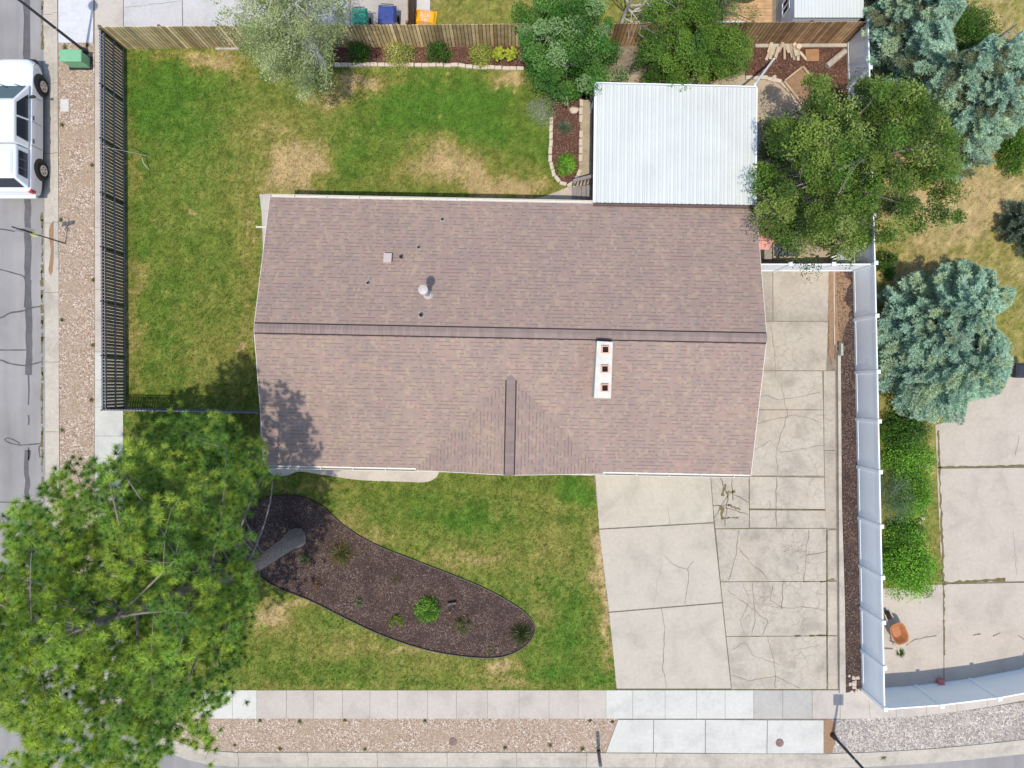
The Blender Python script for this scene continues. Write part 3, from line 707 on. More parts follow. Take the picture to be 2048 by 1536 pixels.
# gravel stones
def stones(name, poly, n, z, cols, label, r=(.02, .045)):
    xs_ = [p[0] for p in poly]; ys_ = [p[1] for p in poly]
    px = rng.uniform(min(xs_), max(xs_), n); py = rng.uniform(min(ys_), max(ys_), n); k = inpoly(px, py, poly); px, py = px[k], py[k]; n = len(px)
    X = (px-1024)*CAMH/F; Y = (768-py)*CAMH/F; rr = rng.uniform(*r, n); a = rng.uniform(0, 6.28, n); e = rng.uniform(.55, 1, n)
    base = np.array([(1, 0, 0), (0, 1, 0), (-1, 0, 0), (0, -1, 0), (.15, .1, 1)], float)
    v = np.zeros((n, 4, 3, 3))
    for f in range(4):
        for j, i in enumerate((f, (f+1) % 4, 4)):
            bx = base[i, 0]*rr; by = base[i, 1]*rr*e
            v[:, f, j, 0] = X+bx*np.cos(a)-by*np.sin(a); v[:, f, j, 1] = Y+bx*np.sin(a)+by*np.cos(a); v[:, f, j, 2] = z-.004+base[i, 2]*rr*.75
    c = np.array(cols)[rng.integers(0, len(cols), n)]*rng.uniform(.75, 1.2, (n, 1))
    o = npmesh(name, v.reshape(-1, 3, 3), 3, M['stone'], np.repeat(c, 4, 0)); tag(o, label, 'gravel', kind='stuff'); return o
GC = [(.36, .24, .18), (.44, .32, .255), (.51, .41, .34), (.29, .19, .14), (.68, .60, .51), (.44, .33, .24), (.46, .38, .33)]
RC = [(.40, .37, .36), (.53, .47, .41), (.62, .56, .48), (.27, .25, .25), (.74, .69, .62), (.46, .37, .30)]
stones('gravel_stones', [(119, 90), (188, 90), (188, 1000), (121, 1000)], 10000, .004, GC, 'pinkish gravel stones between the west kerb and sidewalk', (.012, .03))
stones('gravel_stones', [(350, 1439), (1233, 1439), (1209, 1502), (440, 1502)], 12000, .004, GC, 'pinkish gravel stones between the front sidewalk and kerb', (.012, .03))
stones('gravel_stones', [(1670, 1440), (1740, 1437), (1850, 1430), (1950, 1419), (2060, 1402), (2060, 1475), (1960, 1486), (1860, 1495), (1760, 1501), (1668, 1505)], 9000, .006, RC, 'grey river stones in the curved kerb strip by the corner fence', (.022, .05))

# neighbour's pad on the east
EP = (.485, .425, .36)
q = [([(1980, 738), (2420, 738), (2420, 928), (1873, 934), (1870, 850), (1885, 846)], EP), ([(1873, 937), (2420, 931), (2420, 1155), (1887, 1165), (1880, 1100)], v_(EP)), ([(1887, 1168), (2420, 1158), (2420, 1400), (1888, 1400)], EP), ([(1722, 1180), (1886, 1168), (1887, 1400), (1722, 1400)], v_(EP))]
slabs('east_driveway', q, cracks=[cr([(2000, 1265), (1985, 1272)], .05), cr([(1945, 1270), (1960, 1267)], .05), cr([(2035, 1270), (2060, 1285)], .03), cr([(1768, 1296), (1785, 1297)], .07), cr([(1812, 1290), (1830, 1278), (1850, 1274), (1872, 1271)], .035), cr([(2037, 870), (2030, 910)], .012), cr([(2026, 1060), (2033, 1150)], .012)],
      moss=[(jag((1874, 935), (2060, 931), 24, .8), .07), (jag((1888, 1166), (2010, 1159), 16, 1), .12), (jag((1886, 1168), (1888, 1230), 10, 1), .07), (jag((1887, 1240), (1888, 1310), 8, .8), .06), (jag((1876, 860), (1886, 1165), 40, 1.5), .08)])

# ------------------------------------------------------------------ the house
HA = R(-1.13); ca, sa = math.cos(HA), math.sin(HA)
def HP(u, v, z=0.0): return (u*ca-v*sa, 1.86+u*sa+v*ca, z)
U0, U1, VN, VS = -9.41, 9.29, 5.14, -5.17
ZE, ZR = 2.7, 4.12
SL = (ZR-ZE)/5.155
house = empty('house', HP(0, 0, 0), 0)
tag(house, 'single storey house under a brown shingle gable roof in the middle of the lot', 'house')
def hb(mb, name, mats, par=None, **kw):
    return mb.build(name, mats, par or house, loc=None, **kw)
# children use world coordinates: cancel the parent's location
def fixparent(o, par):
    o.matrix_parent_inverse = par.matrix_world.inverted()
house.matrix_world  # evaluated below
def att(o, par, loc):
    o.parent = par; o.location = (-loc[0], -loc[1], -loc[2]); return o
HL = HP(0, 0, 0)
def hpart(mb, name, mats, **kw): return att(mb.build(name, mats, None, **kw), house, HL)
def zroof(v): return ZR-abs(v)*SL
rf = MB()
gr = 3.52; gv = 1.57 - .0   # front gable: half width, apex distance south of ridge
vA = -1.57; zg = zroof(vA); vF = -5.24
sl = math.sqrt(1+SL*SL)
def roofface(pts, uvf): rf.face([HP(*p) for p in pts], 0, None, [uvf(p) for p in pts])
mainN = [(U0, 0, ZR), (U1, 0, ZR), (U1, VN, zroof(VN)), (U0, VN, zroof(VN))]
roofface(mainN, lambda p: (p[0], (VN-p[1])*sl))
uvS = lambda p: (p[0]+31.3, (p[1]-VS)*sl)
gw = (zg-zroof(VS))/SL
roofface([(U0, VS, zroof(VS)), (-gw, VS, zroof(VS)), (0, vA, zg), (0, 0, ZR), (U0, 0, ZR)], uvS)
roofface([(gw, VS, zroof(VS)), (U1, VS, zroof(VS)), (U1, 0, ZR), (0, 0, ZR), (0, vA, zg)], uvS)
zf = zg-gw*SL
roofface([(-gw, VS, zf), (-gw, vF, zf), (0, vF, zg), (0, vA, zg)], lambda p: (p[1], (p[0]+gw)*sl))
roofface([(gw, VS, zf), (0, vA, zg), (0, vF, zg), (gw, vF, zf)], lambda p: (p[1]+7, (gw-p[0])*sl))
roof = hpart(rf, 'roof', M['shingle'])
# underside and fascia
fa = MB()
T = .16
def low(p): return (p[0], p[1], p[2]-T)
edges = [(U0, VN, zroof(VN)), (U0, 0, ZR), (U0, VS, zroof(VS))]
for e in ([(U0, VN, zroof(VN)), (U0, 0, ZR)], [(U0, 0, ZR), (U0, VS, zroof(VS))], [(U1, VN, zroof(VN)), (U1, 0, ZR)], [(U1, 0, ZR), (U1, VS, zroof(VS))], [(-gw, vF, zf), (0, vF, zg)], [(0, vF, zg), (gw, vF, zf)],
          [(U0, VN, zroof(VN)), (U1, VN, zroof(VN))], [(U0, VS, zroof(VS)), (-gw, VS, zroof(VS))], [(gw, VS, zroof(VS)), (U1, VS, zroof(VS))], [(-gw, VS, zf), (-gw, vF, zf)], [(gw, VS, zf), (gw, vF, zf)]):
    a, b_ = e; fa.bar(HP(a[0], a[1], a[2]-T/2-.006), HP(b_[0], b_[1], b_[2]-T/2-.006), .03, T)
fa.face([HP(U0+.02, VN-.02, ZE-T), HP(U1-.02, VN-.02, ZE-T), HP(U1-.02, VS+.02, ZE-T), HP(U0+.02, VS+.02, ZE-T)])
hpart(fa, 'fascia', M['whitep'])
# walls
wl = MB()
wu0, wu1, wv0, wv1 = U0+.4, U1-.4, VS+.55, VN-.55
corn = [(wu0, wv0), (wu1, wv0), (wu1, wv1), (wu0, wv1)]
for i in range(4):
    a, b_ = corn[i], corn[(i+1) % 4]; wl.face([HP(*a, -.01), HP(*b_, -.01), HP(*b_, ZE-T), HP(*a, ZE-T)])
for u in (wu0, wu1): wl.face([HP(u, wv0, ZE-T), HP(u, 0, ZR-.25), HP(u, wv1, ZE-T)])
wl.face([HP(-gw+.2, vF+.06, ZE-.1), HP(gw-.2, vF+.06, ZE-.1), HP(0, vF+.06, zg-.12)])
hpart(wl, 'wall', M['brickw'])
def wallpanel(name, u0, u1, z0, z1, v, mat, fr=.06, sub=None):
    s_ = -1 if v < 0 else 1
    f = MB(); vv = v+s_*.03
    for a, b_, c_, d_ in ((u0, u0+fr, z0, z1), (u1-fr, u1, z0, z1), (u0+fr, u1-fr, z0, z0+fr), (u0+fr, u1-fr, z1-fr, z1)):
        f.box(HP((a+b_)/2, vv, (c_+d_)/2), (b_-a, .07, d_-c_), HA)
    o = hpart(f, name, M['whitep'])
    p = MB(); p.box(HP((u0+u1)/2, v+s_*.012, (z0+z1)/2), (u1-u0-2*fr, .025, z1-z0-2*fr), HA)
    c_ = p.build('pane' if name == 'window' else 'door_panel', mat); c_.parent = o
    return o
wallpanel('garage_door', 3.4, 8.3, 0.02, 2.15, wv0, M['whitep'])
wallpanel('window', -8.2, -6.4, 1.0, 2.2, wv0, M['glass']); wallpanel('window', -5.2, -3.4, 1.0, 2.2, wv0, M['glass']); wallpanel('window', -1.0, 1.4, .6, 2.2, wv0, M['glass'])
wallpanel('door', 2.0, 2.95, .05, 2.15, wv0, M['deckg'])
wallpanel('window', -7.6, -6.0, 1.0, 2.2, wv1, M['glass']); wallpanel('window', -2.0, -.6, 1.2, 2.2, wv1, M['glass']); wallpanel('door', 4.0, 5.8, .65, 2.4, wv1, M['glass'])
# ridge caps: overlapping shingles
def caps(name, a, b_, ax, n):
    m = MB(); A = Vector(a); B = Vector(b_); d = (B-A)/n; W = .165
    px_ = Vector(HP(*ax, 0))-Vector(HP(0, 0, 0))
    for i in range(n):
        k = random.uniform(.9, 1.08); col = (.27*k, .205*k, .185*k)
        p0 = A+d*i; p1 = A+d*(i+1.08); lift0, lift1 = .012, .024
        for sgn in (-1, 1):
            q0 = p0+px_*W*sgn-Vector((0, 0, W*SL-.012)); q1 = p1+px_*W*sgn-Vector((0, 0, W*SL-.024))
            t0 = p0+Vector((0, 0, .014)); t1 = p1+Vector((0, 0, .026))
            f = [t0, t1, q1, q0] if sgn > 0 else [t0, q0, q1, t1]
            m.face([tuple(x) for x in f], 0, col)
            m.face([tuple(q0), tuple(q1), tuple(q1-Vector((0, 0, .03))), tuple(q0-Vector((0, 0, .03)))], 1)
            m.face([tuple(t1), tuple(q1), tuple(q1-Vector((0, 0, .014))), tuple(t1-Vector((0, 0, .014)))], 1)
        # dark line along both sides of the caps
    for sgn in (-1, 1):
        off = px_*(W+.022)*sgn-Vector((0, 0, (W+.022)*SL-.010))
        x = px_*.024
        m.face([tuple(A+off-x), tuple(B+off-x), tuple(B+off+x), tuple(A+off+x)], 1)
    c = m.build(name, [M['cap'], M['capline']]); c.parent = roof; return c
M['capline'] = simple('cap_dark_edge', (.035, .026, .028), .9, var=.1)
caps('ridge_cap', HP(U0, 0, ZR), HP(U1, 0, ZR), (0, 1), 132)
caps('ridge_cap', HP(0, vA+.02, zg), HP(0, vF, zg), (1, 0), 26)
# gutters
def gutter(u0, u1, v, s_):
    m = MB(); z = ZE-.035; W = .105
    vi = v+s_*.015; vo = v+s_*(W+.015)
    m.face([HP(u0, vi, z-.1), HP(u1, vi, z-.1), HP(u1, vo, z-.1), HP(u0, vo, z-.1)])
    m.box(HP((u0+u1)/2, vo, z-.045), (u1-u0, .016, .13), HA); m.box(HP((u0+u1)/2, vi+s_*.004, z-.045), (u1-u0, .008, .13), HA)
    for u in (u0, u1): m.box(HP(u, (vi+vo)/2, z-.045), (.012, W, .13), HA)
    u = u0+.9
    while u < u1: m.box(HP(u, (vi+vo)/2, z+.012), (.03, W, .012), HA); u += 1.25
    return hpart(m, 'gutter', M['gutter'])
gutter(U0, 3.05, VN, 1); gutter(U0, -3.05, VS, -1); gutter(2.75, U1, VS, -1)
for (u, v, s_) in ((U1-.15, VS, -1), (U0+.2, VN, 1)):
    m = MB(); m.tube([HP(u, v+s_*.08, ZE-.15), HP(u, v-s_*.1, ZE-.35), HP(u, v-s_*.48, ZE-.5), HP(u, v-s_*.48, .12)], .045, 6)
    hpart(m, 'downspout', M['gutter'])
# roof furniture located on the slope
def onroof(px, py):
    z = 3.4
    for _ in range(12):
        x, y, _z = P(px, py, z); v = -(x)*sa*-1
        dx, dy = x, y-1.86; v = -dx*sa+dy*ca; z = zroof(v)
    return x, y, z
pr = -math.atan(SL)
def ventpipe(px, py, r, h, mat, flash=True):
    x, y, z = onroof(px, py)
    m = MB(); m.tube([(x, y, z-.05), (x, y, z+h)], [r, r], 14, cap=False); m.tube([(x, y, z+h-.01), (x, y, z+h)], [r*.8, r*.8], 14, mi=1)
    if flash:
        m.box((x, y+.02, z+.012), (r*4, r*4.6, .008), HA, 2, rx=pr if y > 1.8 else -pr); m.tube([(x, y, z), (x, y, z+.07)], [r*2, r*1.15], 14, 2)
    return hpart(m, 'vent_pipe', [mat, M['dark_opening'], M['lead']])
M['lead'] = simple('lead_flashing', (.36, .31, .29), .6, var=.2, scale=12)
ventpipe(885, 440, .045, .16, M['lead']); ventpipe(838, 496, .045, .16, M['lead']); ventpipe(803, 515, .05, .26, M['black'], False); ventpipe(737, 567, .045, .18, M['lead']); ventpipe(843, 631, .06, .22, M['black'])
x, y, z = onroof(777, 518)
m = MB(); m.box((x, y, z+.11), (.26, .33, .18), HA, rx=pr); m.box((x, y+.01, z+.205), (.30, .37, .03), HA, rx=pr)
hpart(m, 'roof_vent', M['ventbrown'] if 'ventbrown' in M else simple('vent_enamel', (.52, .44, .41), .6, var=.05))
x, y, z = onroof(856, 590)
m = MB(); m.tube([(x, y, z), (x, y, z+.12)], [.2, .11], 18); m.cyl((x, y, z), .095, 1.45, 18); m.tube([(x, y, z+.13), (x, y, z+.17)], [.13, .13], 18)
m.tube([(x, y, z+1.42), (x, y, z+1.5), (x, y, z+1.54)], [.17, .17, .05], 22)
hpart(m, 'flue_pipe', simple('galvanised', (.50, .44, .42), .5, var=.1), smooth=False)
# chimney
CT = 4.62
c0 = [P2(1194, 682, CT), P2(1226, 684, CT), P2(1222, 797, CT), P2(1188, 796, CT)]
ccx = sum(p[0] for p in c0)/4; ccy = sum(p[1] for p in c0)/4
CH = empty('chimney'); att(CH, house, HL)
m = MB(); m.prism([(ccx+(p[0]-ccx)*.92, ccy+(p[1]-ccy)*.97) for p in c0], 3.2, CT-.09); o = m.build('chimney_stack', M['mortar']); o.parent = CH
m = MB(); m.prism(c0, CT-.09, CT, bottom=True); o = m.build('cap', M['mortar'], bevel=.012); o.parent = CH
for py in (699, 738, 776):
    fx, fy, _ = P(1211 if py < 720 else 1210, py, CT+.1)
    m = MB(); R0, R1 = .135, .10
    for (a, b_, dx, dy) in ((2*R0, .035, 0, R0-.0175), (2*R0, .035, 0, -R0+.0175), (.035, 2*R0-.07, R0-.0175, 0), (.035, 2*R0-.07, -R0+.0175, 0)):
        m.box((fx+dx, fy+dy, CT+.055), (a, b_, .12))
    m.box((fx, fy, CT+.006), (2*R0-.07, 2*R0-.07, .004), mi=1)
    o = m.build('flue', [M['terra'], M['dark_opening']], bevel=.006); o.parent = CH

# ------------------------------------------------------------------ patio cover, deck and stairs
ZP0, ZP1 = 2.62, 2.86
pc = empty('patio_cover', (0, 0, 0)); tag(pc, 'white ribbed metal patio cover attached to the back of the house', 'patio cover')
a = P(1190, 168, ZP0); b_ = P(1513, 176, ZP0); c_ = P(1511, 410, ZP1); d_ = P(1187, 405, ZP1)
A, B, Cc, D = map(Vector, (a, b_, c_, d_))
m = MB(); n = 21; prof_ = [(0, 0), (.30, .0), (.40, .045), (.54, .045), (.64, 0), (.80, 0), (.85, .03), (.91, .03), (1, 0)]
xs_ = [(i+t, h) for i in range(n) for t, h in prof_[:-1]]+[(n, 0)]
pn = [A.lerp(B, x/n)+Vector((0, 0, h)) for x, h in xs_]; ps = [D.lerp(Cc, x/n)+Vector((0, 0, h)) for x, h in xs_]
mid = [[p.lerp(q_, t) for p, q_ in zip(pn, ps)] for t in (0, .5, 1)]
for r0, r1 in zip(mid[:-1], mid[1:]):
    for i in range(len(xs_)-1): m.face([tuple(r0[i]), tuple(r1[i]), tuple(r1[i+1]), tuple(r0[i+1])])
o = m.build('roof_sheet', M['metalroof'], pc); sm = o.modifiers.new('thick', 'SOLIDIFY'); sm.thickness = .006
m = MB(); m.bar(A+Vector((0, .04, -.02)), B+Vector((0, .04, -.02)), .03, .15); m.bar(A+Vector((0, -.03, -.10)), B+Vector((0, -.03, -.10)), .14, .02); m.build('gutter', M['white'], pc)
for p, q_ in ((A, D), (B, Cc)):
    m = MB(); m.bar(p+Vector((0, 0, -.03)), q_+Vector((0, 0, -.03)), .045, .16); m.build('side_trim', M['white'], pc)
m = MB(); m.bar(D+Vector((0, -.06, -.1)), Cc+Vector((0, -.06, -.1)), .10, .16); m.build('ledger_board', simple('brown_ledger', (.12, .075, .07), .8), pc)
for t in (0.02, .34, .66, .98):
    p = A.lerp(B, t); m = MB(); m.box((p.x, p.y-.1, p.z/2), (.09, .09, p.z-.02)); m.build('post', M['white'], pc)
m = MB(); m.tube([tuple(B+Vector((-.1, -.02, -.1))), tuple(B+Vector((.02, .25, -.2))), P(1546, 120, .1), P(1549, 116, .06)], .05, 6)
m.build('downspout', M['white'], pc)

dk = empty('deck'); tag(dk, 'raised grey deck with dark railing under the white patio cover', 'deck')
m = MB(); zd = .55
x0, y0 = P2(1189, 408, 0)[0], P2(1189, 408, 0)[1]
dl = P2(1180, 200)[0]; dr = P2(1460, 200)[0]; dt = P2(0, 215)[1]; db = P2(0, 410)[1]
nb = int((dt-db)/.15)
for i in range(nb): m.box(((dl+dr)/2, db+.075+i*.15, zd-.02), (dr-dl, .14, .04), col=tuple(k*random.uniform(.85, 1.1) for k in (.22, .17, .15)))
m.build('deck_boards', M['wood'], dk)
m = MB()
for e in ((dl+.05, dt-.05), (dl+.05, db+.5), (dr-.05, dt-.05), (dr-.05, db+.3), ((dl+dr)/2, dt-.05)):
    m = MB(); m.box((e[0], e[1], .27), (.12, .12, .54)); m.build('post', M['deckg'], dk)
m = MB()
for zz in (.65, 1.45): m.bar((dl+.04, dt-.3, zz), (dl+.04, db+.75, zz), .05, .05); m.bar((dl, dt-.04, zz), (dr, dt-.04, zz), .05, .05)
yy = db+.75
while yy < dt-.3: m.box((dl+.04, yy, 1.05), (.03, .03, .8)); yy += .12
xx = dl
while xx < dr: m.box((xx, dt-.04, 1.05), (.03, .03, .8)); xx += .12
m.build('railing', M['iron'], dk)
m = MB(); zz = 1.50
m.bar((dl+.02, dt-.25, zz), (dl+.02, db+.72, zz), .12, .035); m.build('handrail', M['deckg'], dk)

stt = empty('garden_stairs'); tag(stt, 'short grey wooden stairs with railing climbing from the lawn corner to the deck', 'stairs')
sx0 = P2(1143, 0)[0]; sx1 = dl-.01; yb = P2(0, 403)[1]; yt = P2(0, 376)[1]
for i in range(4):
    m = MB(); wv = (sx1-sx0)/4; m.box((sx0+wv*(i+.5), (yb+yt)/2, .11*(i+1)), (wv-.012, yt-yb, .04)); m.box((sx0+wv*i+.02, (yb+yt)/2, .11*(i+1)-.065), (.02, yt-yb-.02, .09)); m.build('step', M['deckg'], stt)
m = MB(); m.bar((sx0-.02, yt+.03, .95), (sx1-.02, yt+.10, 1.4), .13, .04); m.build('handrail', M['deckg'], stt)
m = MB()
for i in range(6):
    t = i/5; m.box((sx0+.02+(sx1-sx0-.06)*t, yt+.04+.06*t, .5+.22*t), (.04, .04, .85+.42*t-.08))
m.build('baluster', M['deckg'], stt)

# ------------------------------------------------------------------ fences
def lerp2(a, b_, t): return (a[0]+(b_[0]-a[0])*t, a[1]+(b_[1]-a[1])*t)
def woodfence(name, a, b_, H, label, colf, panel=2.4, side=1):
    A = Vector((*P2(*a), 0)); B = Vector((*P2(*b_), 0)); L = (B-A).length; d = (B-A).normalized(); nn = Vector((-d.y, d.x, 0))*side; n = round(L/panel); pl = L/n
    f = empty(name, A); tag(f, label, 'fence'); ang = math.atan2(d.y, d.x)
    for i in range(n):
        m = MB(); k = int(pl/.145); w_ = pl/k
        for j in range(k):
            s_ = i*pl+(j+.5)*w_; p = A+d*s_+nn*random.uniform(-.004, .004); h = H+random.uniform(-.015, .02)
            t = s_/L; px = a[0]+(b_[0]-a[0])*t
            m.box((p.x-A.x, p.y-A.y, h/2+.02), (w_-.026, .02, h), ang+random.uniform(-.012, .012), col=colf(px))
        p = A+d*((i+.5)*pl)+nn*.014; m.box((p.x-A.x, p.y-A.y, H/2), (pl-.004, .005, H-.06), ang, col=(.09, .062, .04))
        m.build('board_panel', M['wood'], f)
    for i in range(n+1):
        p = A+d*(i*pl)+nn*.07; m = MB(); m.box((p.x-A.x, p.y-A.y, H/2), (.09, .09, H-.05), ang, col=(.2, .13, .08)); m.build('post', M['wood'], f)
    for z in (.35, .95, H-.25):
        m = MB(); p = A+nn*.035; q_ = B+nn*.035; m.bar((p.x-A.x, p.y-A.y, z), (q_.x-A.x, q_.y-A.y, z), .04, .09, col=(.2, .13, .08)); m.build('rail', M['wood'], f)
    return f
def wcol(px):
    r = random.random(); k = random.uniform(.6, 1.35)
    if px < 560: base = (.60, .485, .28) if r < .6 else (.47, .355, .17)
    elif px < 1100: base = (.64, .475, .25) if r < .6 else (.48, .33, .16)
    else: base = (.46, .30, .165) if r < .6 else (.32, .195, .10)
    return tuple(c*k for c in base)
woodfence('wooden_fence', (247, 98), (1702, 88), 1.83, 'long weathered brown board fence along the north side of the lot', wcol)
woodfence('wooden_fence', (829, 86), (829, -130), 1.8, 'dark brown board fence running north between the blue bin and the orange bag', lambda p: tuple(c*random.uniform(.8, 1.2) for c in (.20, .11, .07)))

def vinylfence(name, pts, H, label, first=True, last=True):
    f = empty(name, (*P2(*pts[0]), 0)); tag(f, label, 'fence'); o3 = Vector(f.location)
    W = [Vector((*P2(*p), 0))-o3 for p in pts]
    for i in range(len(W)-1):
        a, b_ = W[i], W[i+1]; d = (b_-a).normalized(); a2 = a+d*.065; b2 = b_-d*.065; ang = math.atan2(d.y, d.x)
        m = MB(); L = (b2-a2).length; k = max(1, int(L/.28)); w_ = L/k
        m.bar((a2.x, a2.y, H/2+.01), (b2.x, b2.y, H/2+.01), .022, H-.22)
        m.build('panel', M['white'], f)
        for z, h in ((H-.07, .14), (.10, .16)):
            m = MB(); m.bar((a2.x, a2.y, z), (b2.x, b2.y, z), .05, h); m.build('rail', M['white'], f, bevel=.006)
    for i, p in enumerate(W):
        if (i == 0 and not first) or (i == len(W)-1 and not last): continue
        d = (W[min(i+1, len(W)-1)]-W[max(i-1, 0)]); ang = math.atan2(d.y, d.x)
        m = MB(); m.box((p.x, p.y, (H+.06)/2), (.127, .127, H+.06), ang); po = m.build('post', M['white'], f, bevel=.008)
        m = MB(); m.box((p.x, p.y, H+.078), (.155, .155, .03), ang); m.box((p.x, p.y, H+.108), (.14, .14, .03), ang, taper=.3); c = m.build('post_cap', M['white'], po)
ys_ = [85, 175, 268, 362, 452, 541, 640, 745, 838, 933, 1035, 1131, 1215, 1300, 1378]
def xe(y): return 1693+(y-85)/(541-85)*13 if y < 541 else 1706+(y-541)/(1378-541)*18
vinylfence('vinyl_fence', [(xe(y), y) for y in ys_], 1.83, 'long white vinyl privacy fence between the cracked driveway and the east neighbour')
vinylfence('vinyl_fence', [(1465, 542), (1548, 542), (1630, 542), (1704, 542)], 1.7, 'short white vinyl fence closing the driveway beside the house', True, False)
vinylfence('vinyl_fence', [(1725, 1379), (1830, 1371.5), (1938, 1358), (2045, 1338), (2160, 1308)], 1.83, 'curved white vinyl fence along the southeast sidewalk', False, True)

# iron fence with privacy slats
ifn = empty('iron_fence', (*P2(248, 66), 0)); tag(ifn, 'black iron fence with brown privacy slats along the west lawn edge', 'fence')
A = Vector((*P2(248, 100), 0)); B = Vector((*P2(252, 817), 0)); o3 = Vector((*P2(248, 66), 0)); A -= o3; B -= o3
L = (B-A).length; d = (B-A).normalized(); n = 7; pl = L/n; ang = math.atan2(d.y, d.x); H = 1.8; wst = Vector((d.y, -d.x, 0))  # west side
for i in range(n):
    mp = MB(); ms_ = MB(); k = 16; w_ = pl/k
    for j in range(k):
        p = A+d*(i*pl+j*w_)
        if j: mp.box((p.x, p.y, H/2), (.02, .02, H), ang)
        p2 = p+d*(w_*.5+.004)+wst*.02; c = v_(random.choice(((.28, .22, .10), (.32, .19, .09), (.23, .21, .11), (.26, .20, .09), (.18, .14, .07), (.22, .17, .08))), .2)
        ms_.box((p2.x, p2.y, .78), (w_-.040, .012, 1.40), ang, col=c)
        ms_.box((p2.x, p2.y, 1.63), (w_-.045, .012, .22), ang, col=(.07, .06, .065))
    mp.build('picket_panel', M['iron'], ifn); ms_.build('privacy_slats', M['wood'], ifn)
for z, ww, mt in ((1.74, .035, 'irong'), (1.50, .04, 'irong'), (.82, .05, 'irong'), (.10, .045, 'irong')):
    m = MB(); e = -wst*.02; m.bar(A+e+Vector((0, 0, z)), B+e+Vector((0, 0, z)), ww, .045); m.build('rail', M[mt], ifn)
for i in range(n+1):
    p = A+d*(i*pl); m = MB(); m.box((p.x, p.y, .91), (.045, .045, 1.79), ang); m.box((p.x, p.y, 1.82), (.05, .05, .02), ang, taper=.5); m.build('post', M['iron'], ifn)
# return of the iron fence to the house
if2 = empty('iron_fence', (*P2(252, 817), 0)); tag(if2, 'thin dark iron fence closing the side yard between the sidewalk and the house corner', 'fence')
A = Vector((0, 0, 0)); B = Vector((*P2(545, 822), 0))-Vector(if2.location); d = (B-A).normalized(); L = B.length; ang = math.atan2(d.y, d.x)
for i in range(3):
    mp = MB(); k = 17
    for j in range(k+1): p = A+d*(L*(i+j/k)/3); mp.box((p.x, p.y, H/2), (.02, .02, H), ang)
    mp.build('picket_panel', M['iron'], if2)
m = MB()
k = 60
for j in range(k): p = A+d*(L*(j+.5)/k); m.box((p.x, p.y-.02, .85), (L/k-.02, .01, 1.5), ang, col=tuple(x*random.uniform(.7, 1.2) for x in (.1, .09, .06)))
m.build('privacy_slats', M['wood'], if2)
for z in (1.74, 1.5, .82, .12): m = MB(); m.bar(A+Vector((0, 0, z)), B+Vector((0, 0, z)), .045, .04); m.build('rail', M['irong'], if2)
for i in range(1, 4): p = A+d*(L*i/3); m = MB(); m.box((p.x, p.y, .93), (.06, .06, 1.86), ang); m.build('post', M['irong'], if2)

# ------------------------------------------------------------------ vegetation
def unit(v): return v/np.maximum(np.linalg.norm(v, axis=-1, keepdims=True), 1e-9)
def rdir(n): return unit(rng.normal(size=(n, 3)))
def leaves(c, d, l, wd):
    """diamond leaves: centres c, axis d, length l, width wd"""
    n = len(c); nn = unit(rdir(n)*.85+np.array([0, -.1, .75])); d = unit(d-nn*np.sum(d*nn, 1, keepdims=True)); s_ = np.cross(nn, d)
    v = np.zeros((n, 4, 3)); l = np.asarray(l).reshape(-1, 1); wd = np.asarray(wd).reshape(-1, 1)
    v[:, 0] = c-d*l*.5; v[:, 1] = c+s_*wd*.5; v[:, 2] = c+d*l*.5; v[:, 3] = c-s_*wd*.5
    return v
def spikes(c, d, l, wd):
    n = len(c); s_ = unit(np.cross(d, rdir(n))); l = np.asarray(l).reshape(-1, 1); wd = np.asarray(wd).reshape(-1, 1)
    v = np.zeros((n, 3, 3)); v[:, 0] = c+s_*wd*.5; v[:, 1] = c+d*l; v[:, 2] = c-s_*wd*.5
    return v
def proj(p): k = F/(CAMH-p[:, 2]); return 1024+p[:, 0]*k, 768-p[:, 1]*k
def palette(cols, n, k=.25): return np.array(cols)[rng.integers(0, len(cols), n)]*rng.uniform(1-k, 1+k, (n, 1))

def crown_points(ctr, rad, n, outline=None, power=.45, bottom=-1.0, keepf=None, holes=0.0):
    """points in an ellipsoid, pushed towards its surface"""
    out = []
    tot = 0
    for _ in range(40):
        d = rdir(n*2); r = rng.random((n*2, 1))**power; p = d*r
        p = p[p[:, 2] > bottom]
        p = np.array(ctr)+p*np.array(rad)
        k = np.ones(len(p), bool)
        if outline is not None: k &= inpoly(*proj(p), outline)
        if keepf is not None: k &= keepf(p)
        if holes: k &= fbm(p[:, 0]*.85+11, p[:, 1]*.85+p[:, 2]*.5, 41, 2) > holes
        p = p[k]; out.append(p); tot += len(p)
        if tot >= n: break
    return np.concatenate(out)[:n]

def limb(m, a, b_, r0, r1, bend=.25, seg=6, n=6):
    a = Vector(a); b_ = Vector(b_); L = (b_-a).length; mid = (a+b_)/2+Vector((random.uniform(-1, 1), random.uniform(-1, 1), random.uniform(-.6, .1)))*L*bend*.5
    pts = [a.lerp(mid, t).lerp(mid.lerp(b_, t), t) for t in [i/n for i in range(n+1)]]
    m.tube([tuple(p) for p in pts], [r0+(r1-r0)*i/n for i in range(n+1)], seg)
    return pts

